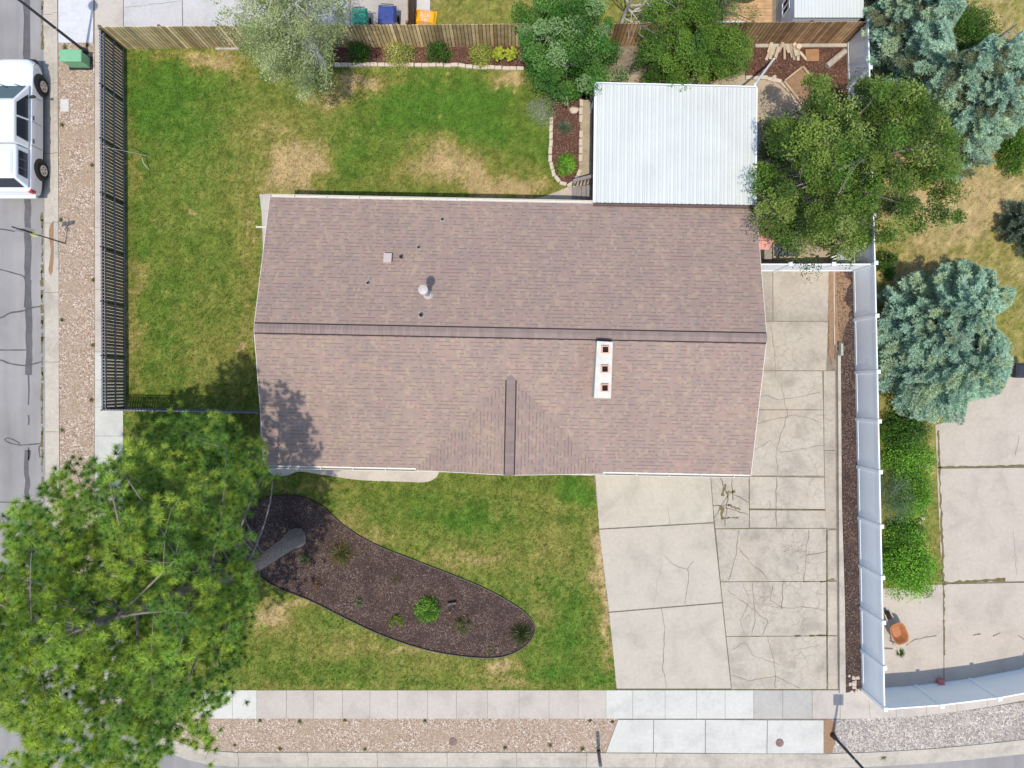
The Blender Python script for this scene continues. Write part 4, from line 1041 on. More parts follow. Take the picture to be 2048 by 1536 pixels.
def broadleaf(name, label, base, trunk, ctr, rad, outline, nclump, per, cr_, leaf, cols, cat='tree', limbs=30, bark='bark', power=.5, clumpz=.7, keepf=None, trunk_r=.16, twigs=0, thin=1.0, holes=0.0, wr=.55, group=None, bottom=-.9, up=.5):
    root = empty(name, (*base, 0)); tag(root, label, cat, group); o3 = np.array((*base, 0.))
    cp = crown_points(ctr, rad, nclump, outline, power, bottom, keepf, holes)
    n = len(cp)
    off = rdir(n*per)*(rng.random((n*per, 1))**.4)*np.array([1, 1, clumpz])*cr_*rng.uniform(.6, 1.3, (n, 1, 1)).repeat(per, 1).reshape(-1, 1)
    c = np.repeat(cp, per, 0)+off
    if outline is not None:
        k = inpoly(*proj(c), outline) | (rng.random(len(c)) < .35); c = c[k]; off = off[k]; idx = np.repeat(np.arange(n), per)[k]
    else: idx = np.repeat(np.arange(n), per)
    c = c[c[:, 2] > .05] if False else c
    out = unit(c-np.array(ctr)); d = unit(rdir(len(c))+out*.5+np.array([0, 0, -.2])*1.0)
    l = leaf*rng.uniform(.7, 1.35, len(c)); v = leaves(c, d, l, l*wr)
    # leaves lie more or less flat to the light
    cl = palette(cols, n, .18)[idx]*rng.uniform(.75, 1.3, (len(c), 1))
    npmesh('crown', v-o3, 4, M['leaf'], cl, root)
    m = MB()
    tp = [Vector(t)-Vector(o3) for t in trunk]
    m.tube([tuple(p) for p in tp], [trunk_r*(1-.55*i/(len(tp)-1)) for i in range(len(tp))], 10)
    for i in range(min(limbs, n)):
        q_ = Vector(cp[i]-o3); t = random.uniform(.35, 1.0); k = t*(len(tp)-1); j = min(int(k), len(tp)-2); a = tp[j].lerp(tp[j+1], k-j)
        q_ = q_-Vector((0, 0, .25)); pts = limb(m, a, q_, trunk_r*.3*thin, .012*thin)
        for _ in range(twigs):
            s_ = random.choice(pts[2:]); limb(m, s_, s_+Vector((random.uniform(-1, 1), random.uniform(-1, 1), random.uniform(-.2, .4)))*.6, .011, .004, seg=4, n=3)
    m.build('trunk', M[bark], root, smooth=True)
    return root

# --- tall pine on the southwest corner
PINE = [(-260, 1130), (0, 1130), (10, 1075), (20, 1012), (70, 1005), (105, 960), (140, 912), (170, 897), (225, 925), (262, 885), (300, 850), (365, 832), (425, 802), (480, 830), (520, 868), (545, 930), (548, 960), (505, 985), (475, 1030), (480, 1090), (500, 1120), (515, 1180),
        (488, 1250), (500, 1330), (478, 1385), (440, 1440), (468, 1460), (440, 1515), (345, 1470), (330, 1500), (300, 1545), (60, 1600), (20, 1536), (60, 1490), (0, 1440), (-260, 1500)]
def shadowed(p, h=0): return p[:, 0]+.048*(p[:, 2]-h), p[:, 1]+.31*(p[:, 2]-h)
LITP = [(640, 1060), (660, 945), (905, 900), (1300, 900), (1300, 1500), (560, 1500), (540, 1260), (560, 1215), (620, 1150)]
LIT2 = [(250, 400), (520, 400), (520, 715), (440, 745), (430, 790), (250, 790)]
def pinekeep(p):
    sx, sy = shadowed(p); gx = 1024+sx*F/CAMH; gy = 768-sy*F/CAMH
    k = ~inpoly(gx, gy, LITP) & ~inpoly(gx, gy, LIT2) & (gx < 670)
    sx, sy = shadowed(p, 3.1); kk = F/(CAMH-3.1); rx = 1024+sx*kk; ry = 768-sy*kk
    k &= ~((rx > 520) & (ry < 900) & ((rx < 565) | (rx > 680) | (ry < 785)))
    return k
def pine():
    base = P2(592, 1076); root = empty('pine_tree', (*base, 0)); tag(root, 'tall spreading green pine over the corner, its thick trunk rising from the front mulch bed', 'tree')
    o3 = np.array((*base, 0.)); ctr = (-11.6, -6.5, 8.6)
    cand = crown_points(ctr, (5.7, 5.5, 5.2), 9000, PINE, .5, -.85, pinekeep)
    hx, hy = proj(cand); hk = np.ones(len(cand), bool)
    for x_, y_, r_, h_ in ((440, 1120, 42, 5.5), (395, 1335, 46, 6.5), (300, 1105, 34, 7), (335, 985, 34, 6), (235, 1010, 26, 6.5), (190, 1215, 34, 8), (110, 1345, 34, 8), (180, 905, 26, 5), (90, 1180, 30, 8), (300, 1230, 26, 8)):
        hk &= ~((((hx-x_)**2+(hy-y_)**2) < r_*r_) & (cand[:, 2] > h_))
    hk &= fbm(cand[:, 0]*.75+3, cand[:, 1]*.75+cand[:, 2]*.45, 77, 2) > .40
    cand = cand[hk]
    cp = np.zeros((0, 3))
    for p in cand:      # keep the pads apart so that dark gaps stay between them
        if not len(cp) or (((cp-p)**2)@np.array([1, 1, 1.3])).min() > .36: cp = np.vstack([cp, p])
        if len(cp) >= 820: break
    lobe = crown_points((-10.3, -2.2, 4.9), (2.6, 1.9, 1.1), 60, PINE, .6, -.9)
    lobe = lobe[(lobe[:, 0]+.05*lobe[:, 2])*F/CAMH+1024 < 600]
    cp = np.vstack([cp, lobe]); n = len(cp); print('pads', n)
    tips = []
    for i in range(n):
        r = rng.uniform(.34, .62); k = int(12*(r/.5)**2)
        o_ = rdir(k); o_[:, 2] = np.abs(o_[:, 2])*.75; o_ = o_*r*(.55+.45*rng.random((k, 1)))
        tips.append(cp[i]+o_)
    T_ = np.concatenate(tips); sz = np.repeat(np.arange(n), [len(t) for t in tips])
    k = inpoly(*proj(T_), PINE) | (rng.random(len(T_)) < .25); T_ = T_[k]; sz = sz[k]
    out = unit(T_-np.array(ctr))+np.array([0, 0, .7]); out = unit(out)
    NN = 100
    out = unit(.5*out+.7*unit(T_-cp[sz]+np.array([0, 0, .1]))); d = unit(rdir(len(T_)*NN)+np.repeat(out, NN, 0)*.55); c = np.repeat(T_, NN, 0)
    l = np.repeat(rng.uniform(.16, .24, len(T_)), NN)*rng.uniform(.8, 1.1, len(c)); v = spikes(c, d, l, np.full(len(c), .0115))
    clump = palette([(.37, .49, .07), (.30, .43, .07), (.22, .36, .065), (.41, .51, .085), (.16, .29, .06)], n, .15)
    old = rng.random(len(T_)) < .25
    tc = clump[sz]*rng.uniform(.75, 1.25, (len(T_), 1)); tc[old] = tc[old]*np.array([.7, .8, .9])
    cl = np.repeat(tc, NN, 0)*rng.uniform(.8, 1.3, (len(c), 1))
    npmesh('crown', v-o3, 3, M['needle'], cl, root)
    m = MB()
    tr = [Vector((base[0], base[1], -.05)), Vector((base[0]-.02, base[1], 1.5)), Vector((base[0]-.05, base[1]-.02, 3)), Vector((base[0]-.15, base[1], 5)), Vector((base[0]-.7, base[1]+.1, 7.2)), Vector((base[0]-1.4, base[1]+.1, 9.5)), Vector((base[0]-1.9, base[1]+.2, 11.6))]
    tr = [t-Vector(o3) for t in tr]
    sp = smooth_path([tuple(t) for t in tr], 12)
    m.tube(sp, [.33*(1-.72*(i/len(sp)))+.13*math.exp(-i/3.5) for i in range(len(sp))], 26, rough=.045)
    sp = sp[::2]
    tro = m.build('trunk', M['bark'], root, smooth=True)
    m = MB()
    L1 = [Vector(q) for q in sp if q[2] > 3.6]
    mains = []
    order = list(range(n)); random.shuffle(order)
    for i in order[:60]:
        q_ = Vector(cp[i]-o3); a = min(L1, key=lambda t: abs(t.z-(q_.z-1.2))+random.random()*.6); q_ = q_-Vector((0, 0, .5)); pts = limb(m, a, q_, .05, .018, .3, 7, 8); mains += pts[3:]
    for i in order[60:280]:
        q_ = Vector(cp[i]-o3)-Vector((0, 0, .12)); a = min(mains, key=lambda t: (t-q_).length+random.random()*.7+max(0, t.z-q_.z)*.5); limb(m, a, q_, .017, .008, .3, 5, 5)
        for _ in range(2): limb(m, q_, q_+Vector((random.uniform(-.4, .4), random.uniform(-.4, .4), random.uniform(-.1, .2))), .009, .004, .2, 4, 3)
    m.build('limb', simple('grey_limb', (.22, .19, .17), .85, var=.3, scale=8), root, smooth=True)
pine()

# --- broadleaf trees
E_T = [(1590, 128), (1640, 130), (1665, 160), (1700, 200), (1720, 145), (1760, 165), (1850, 170), (1895, 230), (1925, 330), (1920, 400), (1925, 440), (1880, 470), (1800, 480), (1740, 490), (1700, 515), (1650, 500), (1640, 535), (1600, 540), (1588, 505), (1540, 470), (1500, 462), (1495, 400), (1512, 350), (1488, 365), (1515, 320), (1530, 240), (1575, 235), (1605, 215), (1600, 170)]
def offcover(p):
    sx, sy = p[:, 0]+.05*(p[:, 2]-2.8), p[:, 1]+.31*(p[:, 2]-2.8); kk = F/(CAMH-2.8); gx = 1024+sx*kk; gy = 768-sy*kk
    return ~((gx < 1510) & (gy > 160) & (gy < 345)) & ~((gx < 1500) & (gy > 344))
broadleaf('ash_tree', 'large dark olive leafy tree spreading over the back patio and white fence', P2(1600, 385), [P(1600, 385, 0), P(1605, 378, 1.2), (12.1, 7.9, 2.6), (12.3, 7.9, 5.2)], (12.5, 7.75, 3.9), (4.3, 4.0, 3.2), E_T, 330, 360, .48, .085,
          [(.12, .19, .034), (.175, .25, .048), (.075, .13, .028), (.25, .32, .09), (.10, .19, .032)], limbs=50, power=.42, trunk_r=.2, twigs=2, holes=.385, keepf=offcover)
broadleaf('lilac_shrub', 'big rounded bright green leafy shrub at the northwest corner of the patio cover', P2(1130, 140), [P(1130, 140, 0), P(1130, 140, 1.2), P(1125, 130, 2.6)], (2.05, 12.9, 2.0), (2.45, 2.5, 2.2), [(1012, -80), (1255, -80), (1228, 30), (1215, 70), (1240, 90), (1262, 120), (1255, 160), (1190, 165), (1190, 185), (1130, 200), (1065, 170), (1045, 110), (1025, 60)], 190, 280, .42, .085,
          [(.065, .175, .03), (.09, .21, .04), (.05, .135, .025), (.12, .25, .055), (.22, .34, .14)], cat='shrub', limbs=30, power=.4, trunk_r=.1)
broadleaf('privet_shrub', 'big dense green shrub right behind the top edge of the patio cover', P2(1372, 120), [P(1372, 120, 0), P(1375, 115, 1.2), P(1380, 105, 2.4)], (7.1, 13.2, 1.9), (2.5, 2.7, 2.1), [(1295, -80), (1430, -80), (1425, 50), (1480, 60), (1508, 90), (1495, 140), (1440, 160), (1370, 168), (1290, 165), (1268, 140), (1285, 90), (1280, 60)], 200, 280, .40, .07,
          [(.14, .24, .036), (.105, .20, .032), (.17, .27, .045), (.075, .155, .028)], cat='shrub', limbs=30, power=.4, trunk_r=.1)
broadleaf('locust_tree', 'light green feathery branches hanging over the fence above the neighbour deck', P2(1440, 20), [P(1440, 20, 0), P(1440, 20, 1.5), P(1445, 5, 3)], (8.0, 14.6, 3.0), (1.9, 1.9, 1.2), [(1420, -90), (1530, -90), (1535, 30), (1500, 40), (1460, 30), (1425, 60), (1410, 20)], 60, 130, .33, .055,
          [(.10, .18, .035), (.08, .15, .03)], limbs=30, power=.5, trunk_r=.08, twigs=3, wr=.4)
POP = [(425, 10), (440, -90), (695, -90), (700, 40), (690, 75), (665, 90), (670, 120), (655, 190), (600, 205), (550, 170), (500, 150), (470, 105), (430, 60)]
broadleaf('poplar_tree', 'sparse grey green poplar with pale bare branches leaning over the wooden fence', P2(648, 132), [P(648, 132, 0), P(648, 130, 1.5), P(648, 128, 3.5), (-7.85, 13.1, 5.2), (-7.5, 12.9, 7.5)], (-7.9, 12.6, 4.8), (2.5, 2.4, 3.0), POP, 300, 120, .40, .065,
          [(.27, .33, .13), (.33, .38, .18), (.20, .26, .10), (.40, .43, .23)], limbs=70, bark='paleb', power=.55, trunk_r=.15, twigs=2, thin=.5)
# dead pale tree behind the fence
dt_ = empty('dead_tree', (*P2(1237, 66), 0)); tag(dt_, 'bare white dead tree between the two big shrubs behind the fence', 'tree')
m = MB(); bs = Vector((*P2(1238, 64), 0)); pts = [bs, Vector(P(1252, 22, 1.0)), Vector(P(1264, -6, 2.2)), Vector(P(1268, -60, 3.5))]; pts = [p-bs for p in pts]
m.tube([tuple(p) for p in smooth_path([tuple(p) for p in pts], 4)], [.09-.0055*i for i in range(13)], 8); trk = m.build('trunk', M['paleb'], dt_, smooth=True)
m = MB()
def twig(a, d, L, r, dep):
    pts = [a]; p = Vector(a); dd = Vector(d).normalized()
    for i in range(5):
        dd = (dd+Vector((random.uniform(-.35, .35), random.uniform(-.35, .35), random.uniform(-.2, .15)))).normalized(); p = p+dd*L/5; pts.append(p.copy())
    m.tube([tuple(q_) for q_ in pts], [r*(1-i*.16) for i in range(6)], 5)
    if dep:
        for _ in range(4):
            i = random.randint(1, 5); twig(pts[i], dd+Vector((random.uniform(-1, 1), random.uniform(-1, 1), random.uniform(-.2, .4))), L*.6, r*.55, dep-1)
for t, dr_ in ((.25, (1, -.5, .3)), (.35, (1, -.2, .4)), (.5, (1, .2, .3)), (.55, (-.8, .2, .4)), (.45, (.9, -.8, .2)), (.7, (1, .1, .5)), (.6, (-.7, .6, .5))):
    k = t*3; j = int(k); twig(pts[j].lerp(pts[j+1], k-j), dr_, 1.25, .035, 2)
m.build('branch', M['paleb'], dt_, smooth=True)

# --- blue spruces: whorled branches carrying sprays of short needles
def spruce(name, label, leaders, outline, cols, dens=1.0, brlen=1.0, seed=1, cat='tree'):
    bx, by = leaders[0][0]; o3 = np.array((bx, by, 0.)); root = empty(name, (bx, by, 0)); tag(root, label, cat)
    V = []; CL = []; m = MB()
    cs, ds, ls, ks = [], [], [], []
    for (x, y), H, Rr in leaders:
        m.tube([(x-bx, y-by, 0), (x-bx, y-by, H*.5), (x-bx, y-by, H*.97)], [.14, .09, .02], 8)
        z = .35
        while z < H:
            L = Rr*(1-z/H)**.75*1.0+.12; nb_ = int(6+5*(1-z/H)); a0 = rng.uniform(0, 6.28)
            for j in range(nb_):
                a = a0+j*6.283/nb_+rng.normal(0, .15); Lb = L*rng.uniform(.75, 1.12); dr_ = np.array([math.cos(a), math.sin(a), .10+.25*z/H])
                nseg = max(3, int(Lb/.085*dens)); t = (np.arange(nseg)+.5)/nseg
                drop = -.28*np.sin(t*2.2)*Lb*.35
                bp = np.array([x, y, z])+dr_*Lb*t[:, None]; bp[:, 2] += drop
                if outline is None or inpoly(*proj(bp[-1:]), outline)[0]: m.tube([(x-bx, y-by, z), tuple(bp[len(bp)//2]-o3), tuple(bp[-1]-o3)], [.02, .014, .005], 4, cap=False)
                side = np.array([-math.sin(a), math.cos(a), 0])
                kcol = rng.integers(0, 1000)
                for sgn in (-1, 1, 0):
                    wl_ = (.42*(1-t)+.14)*Lb*.7 if sgn else np.full(nseg, .16)
                    td = unit(dr_*.8+side*sgn*.75+np.array([0, 0, .16 if sgn else .5]))
                    K = 6
                    for q_ in range(K):
                        tt = (q_+.4)/K; c = bp+td*(wl_*tt)[:, None]+rng.normal(0, .02, bp.shape)
                        cs.append(c); ds.append(np.tile(td, (nseg, 1))); ks.append(np.full(nseg, kcol)); ls.append(.8+.4*tt+.0*t)
            z += .27*rng.uniform(.85, 1.15)/max(dens, .6)
    c = np.concatenate(cs); d = np.concatenate(ds); kk = np.concatenate(ks)
    if outline is not None:
        k = inpoly(*proj(c), outline); c, d, kk = c[k], d[k], kk[k]
    NN = 5; c2 = np.repeat(c, NN, 0); d2 = unit(np.repeat(d, NN, 0)+rng.normal(0, .55, (len(c2), 3))+np.array([0, 0, .12]))
    v = spikes(c2, d2, rng.uniform(.07, .14, len(c2)), np.full(len(c2), .032))
    pal = np.array(cols); base = pal[np.repeat(kk, NN) % len(pal)]
    cl = base*rng.uniform(.72, 1.3, (len(c2), 1))
    bl = fbm(c2[:, 0]*1.3+5, c2[:, 1]*1.3+c2[:, 2], seed, 3)[:, None]; cl = cl*(.75+.5*bl)
    npmesh('crown', v-o3, 3, M['needle'], cl, root); m.build('trunk', M['bark'], root)
    print(name, len(v)); return root
BLUE = [(.38, .54, .41), (.45, .62, .49), (.31, .46, .36), (.46, .58, .39), (.39, .57, .47)]
S2 = [(1745, 600), (1790, 560), (1870, 530), (1930, 520), (1990, 545), (1995, 580), (2036, 570), (2020, 610), (1985, 630), (1990, 660), (2030, 690), (2020, 740), (2000, 790), (1935, 800), (1925, 850), (1870, 845), (1800, 830), (1770, 800), (1735, 720), (1748, 660)]
spruce('blue_spruce', 'bushy blue green spruce right of the white fence above the neighbour driveway', [(P2(1822, 640), 5.2, 2.4), (P2(1838, 735), 5.0, 2.6), (P2(1800, 690), 4.2, 2.2), (P2(1860, 690), 4.4, 2.2), (P2(1900, 610), 3.4, 1.9), (P2(1900, 740), 3.2, 1.9)], S2, BLUE, 1.0)
S1 = [(1735, -60), (1890, -60), (1930, 10), (1900, 60), (1915, 110), (1955, 95), (1985, 70), (2020, 85), (2048, 62), (2110, 60), (2110, 300), (2040, 330), (1990, 375), (1930, 370), (1895, 365), (1870, 300), (1840, 215), (1770, 190), (1735, 120), (1725, 60)]
spruce('blue_spruce', 'tall ragged blue green spruce in the northeast corner behind the white fence', [(P2(1800, 215), 7.2, 3.0), (P2(1835, 290), 6.0, 2.3), (P2(1790, 110), 6.0, 2.6), (P2(1745, 90), 4.5, 2.0), (P2(1870, 190), 5.5, 2.4), (P2(1760, 30), 6.5, 2.2), (P2(1895, 245), 5.4, 2.3), (P2(1830, 60), 6.0, 2.2)], S1, BLUE+[(.20, .23, .14)], .9, seed=5)
spruce('juniper_bush', 'dark grey green juniper at the east edge on the golden grass', [(P2(2030, 460), 2.2, 1.1)], None, [(.17, .22, .16), (.14, .19, .14)], .9, seed=8, cat='shrub')

# --- bushes
ORD = 'first second third fourth fifth sixth seventh eighth ninth tenth eleventh twelfth thirteenth fourteenth fifteenth sixteenth seventeenth eighteenth nineteenth twentieth twenty-first twenty-second twenty-third twenty-fourth twenty-fifth twenty-sixth twenty-seventh twenty-eighth twenty-ninth thirtieth'.split()
def bush(name, label, px, py, r, h, cols, n=1800, leaf=.06, wr=.55, spiky=False, cat='bush', ry=None, group=None, ground=0.0, stem=True, droop=0.0):
    x, y = P2(px, py); root = empty(name, (x, y, ground)); tag(root, label, cat, group)
    ry = ry or r
    d = rdir(n); d[:, 2] = np.abs(d[:, 2])
    if spiky:
        dd = unit(d*np.array([r, ry, h])*1.0); c = rng.normal(0, .12, (n, 3))*np.array([r, ry, 0]); L = (np.linalg.norm(d*np.array([r, ry, h]), axis=1))*rng.uniform(.6, 1.05, n)
        v = spikes(c, dd, L, np.full(n, leaf)); cl = palette(cols, n, .3)
        npmesh('foliage', v, 3, M['leaf'], cl, root)
    else:
        nc = max(12, n//45); cc = rdir(nc); cc[:, 2] = np.abs(cc[:, 2]); cc = cc*(rng.random((nc, 1))**.35)*np.array([r, ry, h])*.85
        per = n//nc; c = np.repeat(cc, per, 0)+rdir(nc*per)*(rng.random((nc*per, 1))**.4)*min(r, h)*.32
        c[:, 2] = np.maximum(c[:, 2], .02); dl_ = unit(rdir(len(c))+unit(c)*.6)
        l = leaf*rng.uniform(.7, 1.3, len(c)); cl = np.repeat(palette(cols, nc, .15), per, 0)*rng.uniform(.75, 1.3, (len(c), 1))
        npmesh('foliage', leaves(c, dl_, l, l*wr), 4, M['leaf'], cl, root)
    if stem:
        m = MB()
        for i in range(7): a = random.uniform(0, 6.28); m.tube([(0, 0, -.02), (math.cos(a)*r*.3, math.sin(a)*ry*.3, h*.4), (math.cos(a)*r*.6, math.sin(a)*ry*.6, h*.75)], [.018, .012, .005], 5)
        m.build('stem', M['bark'], root)
    return root
DG = [(.045, .105, .02), (.065, .14, .025), (.04, .085, .02)]; MG = [(.095, .20, .03), (.07, .16, .026), (.12, .24, .035)]
YG = [(.46, .45, .14), (.36, .40, .10), (.56, .52, .22), (.24, .30, .08)]; CH_ = [(.42, .46, .06), (.35, .42, .05)]; BG = [(.20, .42, .045), (.15, .35, .035), (.26, .48, .06)]
SIL = [(.36, .42, .26), (.46, .50, .35), (.25, .31, .18)]
bush('shrub', 'dark green shrub at the poplar end of the fence bed', 718, 110, .58, .9, DG+MG, 2600, .06)
bush('variegated_shrub', 'wide cream and green variegated shrub in the fence bed between two dark shrubs', 800, 114, .72, .8, YG, 4200, .055)
bush('shrub', 'dark green shrub in the fence bed between the two variegated shrubs', 878, 110, .58, .9, DG+MG[:1], 2800, .06)
bush('variegated_shrub', 'smaller yellowish green variegated shrub beside the potted hostas', 962, 116, .60, .65, [(.34, .40, .08), (.44, .45, .12), (.24, .32, .06)], 3200, .055)
for px, lb in ((998, 'chartreuse leafy plant in a black pot, nearer the variegated shrub'), (1023, 'chartreuse leafy plant in a black pot, nearer the big rounded shrub')):
    x, y = P2(px, 117); pt = empty('potted_plant', (x, y, .02)); tag(pt, lb, 'potted plant', 'potted plants at the end of the fence bed')
    m = MB(); m.tube([(0, 0, 0), (0, 0, .30)], [.15, .21], 16, cap=True); m.tube([(0, 0, .29), (0, 0, .33)], [.23, .23], 16, cap=False); m.build('pot', M['black'], pt)
    k = 120; d = rdir(k); d[:, 2] = np.abs(d[:, 2])*.8+.1; d = unit(d); c = d*rng.uniform(.1, .3, (k, 1))+np.array([0, 0, .33]); l = rng.uniform(.12, .2, k)
    npmesh('foliage', leaves(c, unit(d+np.array([0, 0, -.4])), l, l*.6), 4, M['leaf'], palette(CH_, k, .2), pt)
bush('silver_shrub', 'silvery grey green shrub at the lawn side of the brick edged bed', 1082, 228, .72, 1.0, SIL, 4200, .05, .3)
bush('lavender', 'low grey green lavender clump in the middle of the brick edged bed', 1128, 256, .45, .35, [(.14, .19, .12), (.18, .22, .15), (.11, .16, .09)], 800, .02, spiky=True)
bush('boxwood', 'round bright green bush at the rounded end of the brick edged bed', 1130, 332, .52, .5, MG+BG, 2800, .075, .5)
# east side hedge
bush('hedge_shrub', 'green leafy shrub at the top of the hedge beneath the blue spruce', 1795, 858, 1.15, 1.5, DG+MG, 6500, .075, ry=.9)
bush('hedge_shrub', 'bright green shrub beside the grass edge, second from the top of the hedge', 1808, 920, 1.2, 1.3, MG+BG, 7000, .075, ry=1.0)
bush('hedge_juniper', 'dark grey green wispy juniper in the middle of the fence hedge', 1780, 990, .80, 1.6, [(.15, .23, .11), (.19, .27, .15), (.12, .19, .10)], 7000, .07, wr=.18, ry=1.5)
bush('hedge_shrub', 'leafy green shrub between the juniper and the grass edge', 1822, 985, .85, 1.0, MG+BG, 6000, .07, ry=1.5)
bush('hedge_shrub', 'green shrub behind the white flowers', 1802, 1070, 1.05, 1.2, MG+BG, 5600, .075, ry=.8)
bush('bright_shrub', 'big bright lime green shrub at the bottom end of the hedge above the wheelbarrow', 1804, 1134, 1.25, 1.7, BG+MG[2:], 12000, .085, ry=1.35)
bush('white_flowers', 'spray of small white flowers on the grass side of the hedge', 1840, 1035, .22, .5, [(.75, .75, .7), (.8, .8, .75), (.12, .2, .05)], 260, .05, ry=.8)
bush('leafy_shrub', 'small dark green shrub behind the white fence above the blue spruce', 1768, 530, .45, .9, [(.05, .12, .02), (.07, .16, .025)], 1800, .07, ry=.9)
bush('leafy_shrub', 'bright green shrub between the tall spruce and the golden grass in the top corner', 1915, 85, 1.5, 1.6, MG+DG, 11000, .08, ry=1.6)
bush('leafy_shrub', 'green shrub cut by the right edge beside the tall spruce', 2015, 300, .7, 1.4, MG, 5000, .08, ry=1.5)
bush('leafy_shrub', 'dark green foliage behind the white shed at the top', 1690, -5, 1.0, 2.6, DG, 5000, .08)
bush('leafy_shrub', 'low bright green weeds beside the spruce tips on the golden grass', 1985, 600, .7, .3, MG, 2200, .05, stem=False, ry=.6)
# front bed plants
bush('daylily', 'large straw coloured spiky clump nearest the pine shadow in the front bed', 683, 1106, .68, .5, [(.20, .17, .06), (.15, .17, .05), (.28, .20, .09), (.10, .15, .04)], 700, .026, spiky=True)
bush('bed_plant', 'small dark green sprig in the pine shadow of the front bed', 607, 1118, .32, .3, DG+MG, 420, .04)
bush('bed_plant', 'small rusty brown sprig left of centre in the front bed', 633, 1166, .32, .28, [(.22, .11, .04), (.16, .09, .03)], 300, .05, .45)
bush('bed_plant', 'pale grey green tuft in the front bed', 717, 1204, .28, .25, [(.26, .27, .16), (.18, .21, .10)], 260, .022, spiky=True)
bush('bed_plant', 'small yellow green mound near the lower edge of the front bed', 792, 1244, .32, .32, [(.16, .24, .03), (.22, .26, .05)], 800, .055)
bush('green_mound', 'bright green rounded plant in the middle of the front bed', 857, 1218, .60, .55, BG+MG, 3000, .06)
bush('bed_plant', 'brownish green airy plant below the garden spotlight', 927, 1248, .46, .4, [(.12, .15, .05), (.18, .14, .07), (.10, .15, .03)], 1200, .05, .45)
bush('grass_clump', 'dark grassy clump at the right tip of the front bed', 1043, 1266, .62, .5, [(.06, .09, .03), (.12, .12, .05), (.07, .13, .03)], 900, .024, spiky=True)
bush('bed_plant', 'thin wispy twigs near the middle upper part of the front bed', 792, 1160, .38, .25, [(.13, .12, .06), (.18, .14, .09)], 90, .014, spiky=True, stem=False)
bush('bed_plant', 'low green seedlings near the bottom edge of the front bed', 980, 1297, .5, .12, [(.14, .18, .05)], 160, .04, stem=False, ry=.25)
bush('weed', 'small green grass weed growing on the concrete below the wheelbarrow', 1800, 1305, .26, .22, MG, 260, .016, spiky=True, stem=False, ground=.02)
bush('weed', 'yellowish weed growing in the kerb gutter at the lower right', 1770, 1516, .2, .12, [(.3, .28, .08), (.18, .2, .06)], 120, .02, spiky=True, stem=False, ground=-.12)
wi = {}
for i, (px, py) in enumerate(sorted([(130, 95), (175, 90), (125, 250), (185, 330), (122, 440), (187, 560), (124, 640), (186, 690), (183, 800), (125, 860), (520, 1441), (600, 1443), (690, 1440), (1180, 1441), (1225, 1443), (560, 1497), (1165, 1497), (730, 1498), (470, 1490), (1100, 1490), (1010, 1495), (850, 1441)], key=lambda q: q[1] if q[0] < 200 else 10000+q[0])):
    side_ = 'kerb' if (px < 150 or py > 1480) else 'sidewalk'
    if px < 200: wi[(0, side_)] = wi.get((0, side_), -1)+1; lb = f'small weed on the {side_} side of the west gravel strip, {ORD[wi[(0, side_)]]} from the top'
    else: wi[(1, side_)] = wi.get((1, side_), -1)+1; lb = f'small weed on the {side_} side of the front gravel strip, {ORD[wi[(1, side_)]]} from the left'
    o = bush('weed', lb, px, py, random.uniform(.1, .2), .07, [(.20, .21, .08), (.22, .2, .08), (.1, .14, .04)], 110, .022, stem=False, group='weeds in the gravel strips', spiky=True)

# ------------------------------------------------------------------ bed edgings, bricks, rocks
m = MB()
ring = [P2(*p) for p in BED]
for a, b_ in zip(ring[:-1], ring[1:]): m.bar((a[0], a[1], .035), (b_[0], b_[1], .035), .03, .09)
tag(m.build('bed_edging', M['black']), 'black rubber edging strip around the pointed oval front bed', 'edging')
def bricks(path, label, frm, group, L=.29, W=.15, H=.12, skip=()):
    pts = [Vector((*P2(*p), 0)) for p in path]; proto = None; d_acc = 0; i = 0; k = 0
    tot = sum((b_-a).length for a, b_ in zip(pts[:-1], pts[1:])); n = int(tot/(L+.012)); 
    for j in range(n):
        s_ = (j+.5)*tot/n; acc = 0
        for a, b_ in zip(pts[:-1], pts[1:]):
            l = (b_-a).length
            if acc+l >= s_: break
            acc += l
        if j in skip: continue
        t = (s_-acc)/l; p = a.lerp(b_, t); ang = math.atan2((b_-a).y, (b_-a).x)
        if proto is None:
            m = MB(); m.box((0, 0, H/2), (L, W, H)); o = m.build('edging_brick', BR, bevel=.01); proto = o
        else: o = proto.copy(); C.objects.link(o)
        o.location = (p.x+random.uniform(-.01, .01), p.y+random.uniform(-.01, .01), random.uniform(-.01, .015)); o.rotation_euler = (0, 0, ang+random.uniform(-.05, .05))
        tag(o, f'{label}, {ORD[k]} from the {frm}', 'edging brick', group); k += 1
BR = simple('edging_brick', (.62, .53, .43), .85, var=.2, scale=3, fine=.08)
bricks([(668, 131), (800, 131), (920, 132), (935, 135), (1048, 139)], 'tan brick in the row edging the fence bed', 'left', 'bricks edging the fence bed')
bricks([(1103, 235), (1100, 320), (1107, 350), (1122, 368), (1138, 371), (1152, 362), (1160, 340)], 'tan brick in the curved row between lawn and narrow bed', 'top', 'bricks on the lawn side of the narrow bed')
bricks([(1161, 325), (1162, 200)], 'tan brick in the straight row beside the garden path', 'bottom', 'bricks on the path side of the narrow bed', skip=(4,))
bricks([(1490, 157), (1530, 157), (1560, 165), (1582, 188), (1600, 225), (1618, 250)], 'brick in the curved row edging the patio behind the cover', 'left', 'bricks edging the curved patio')
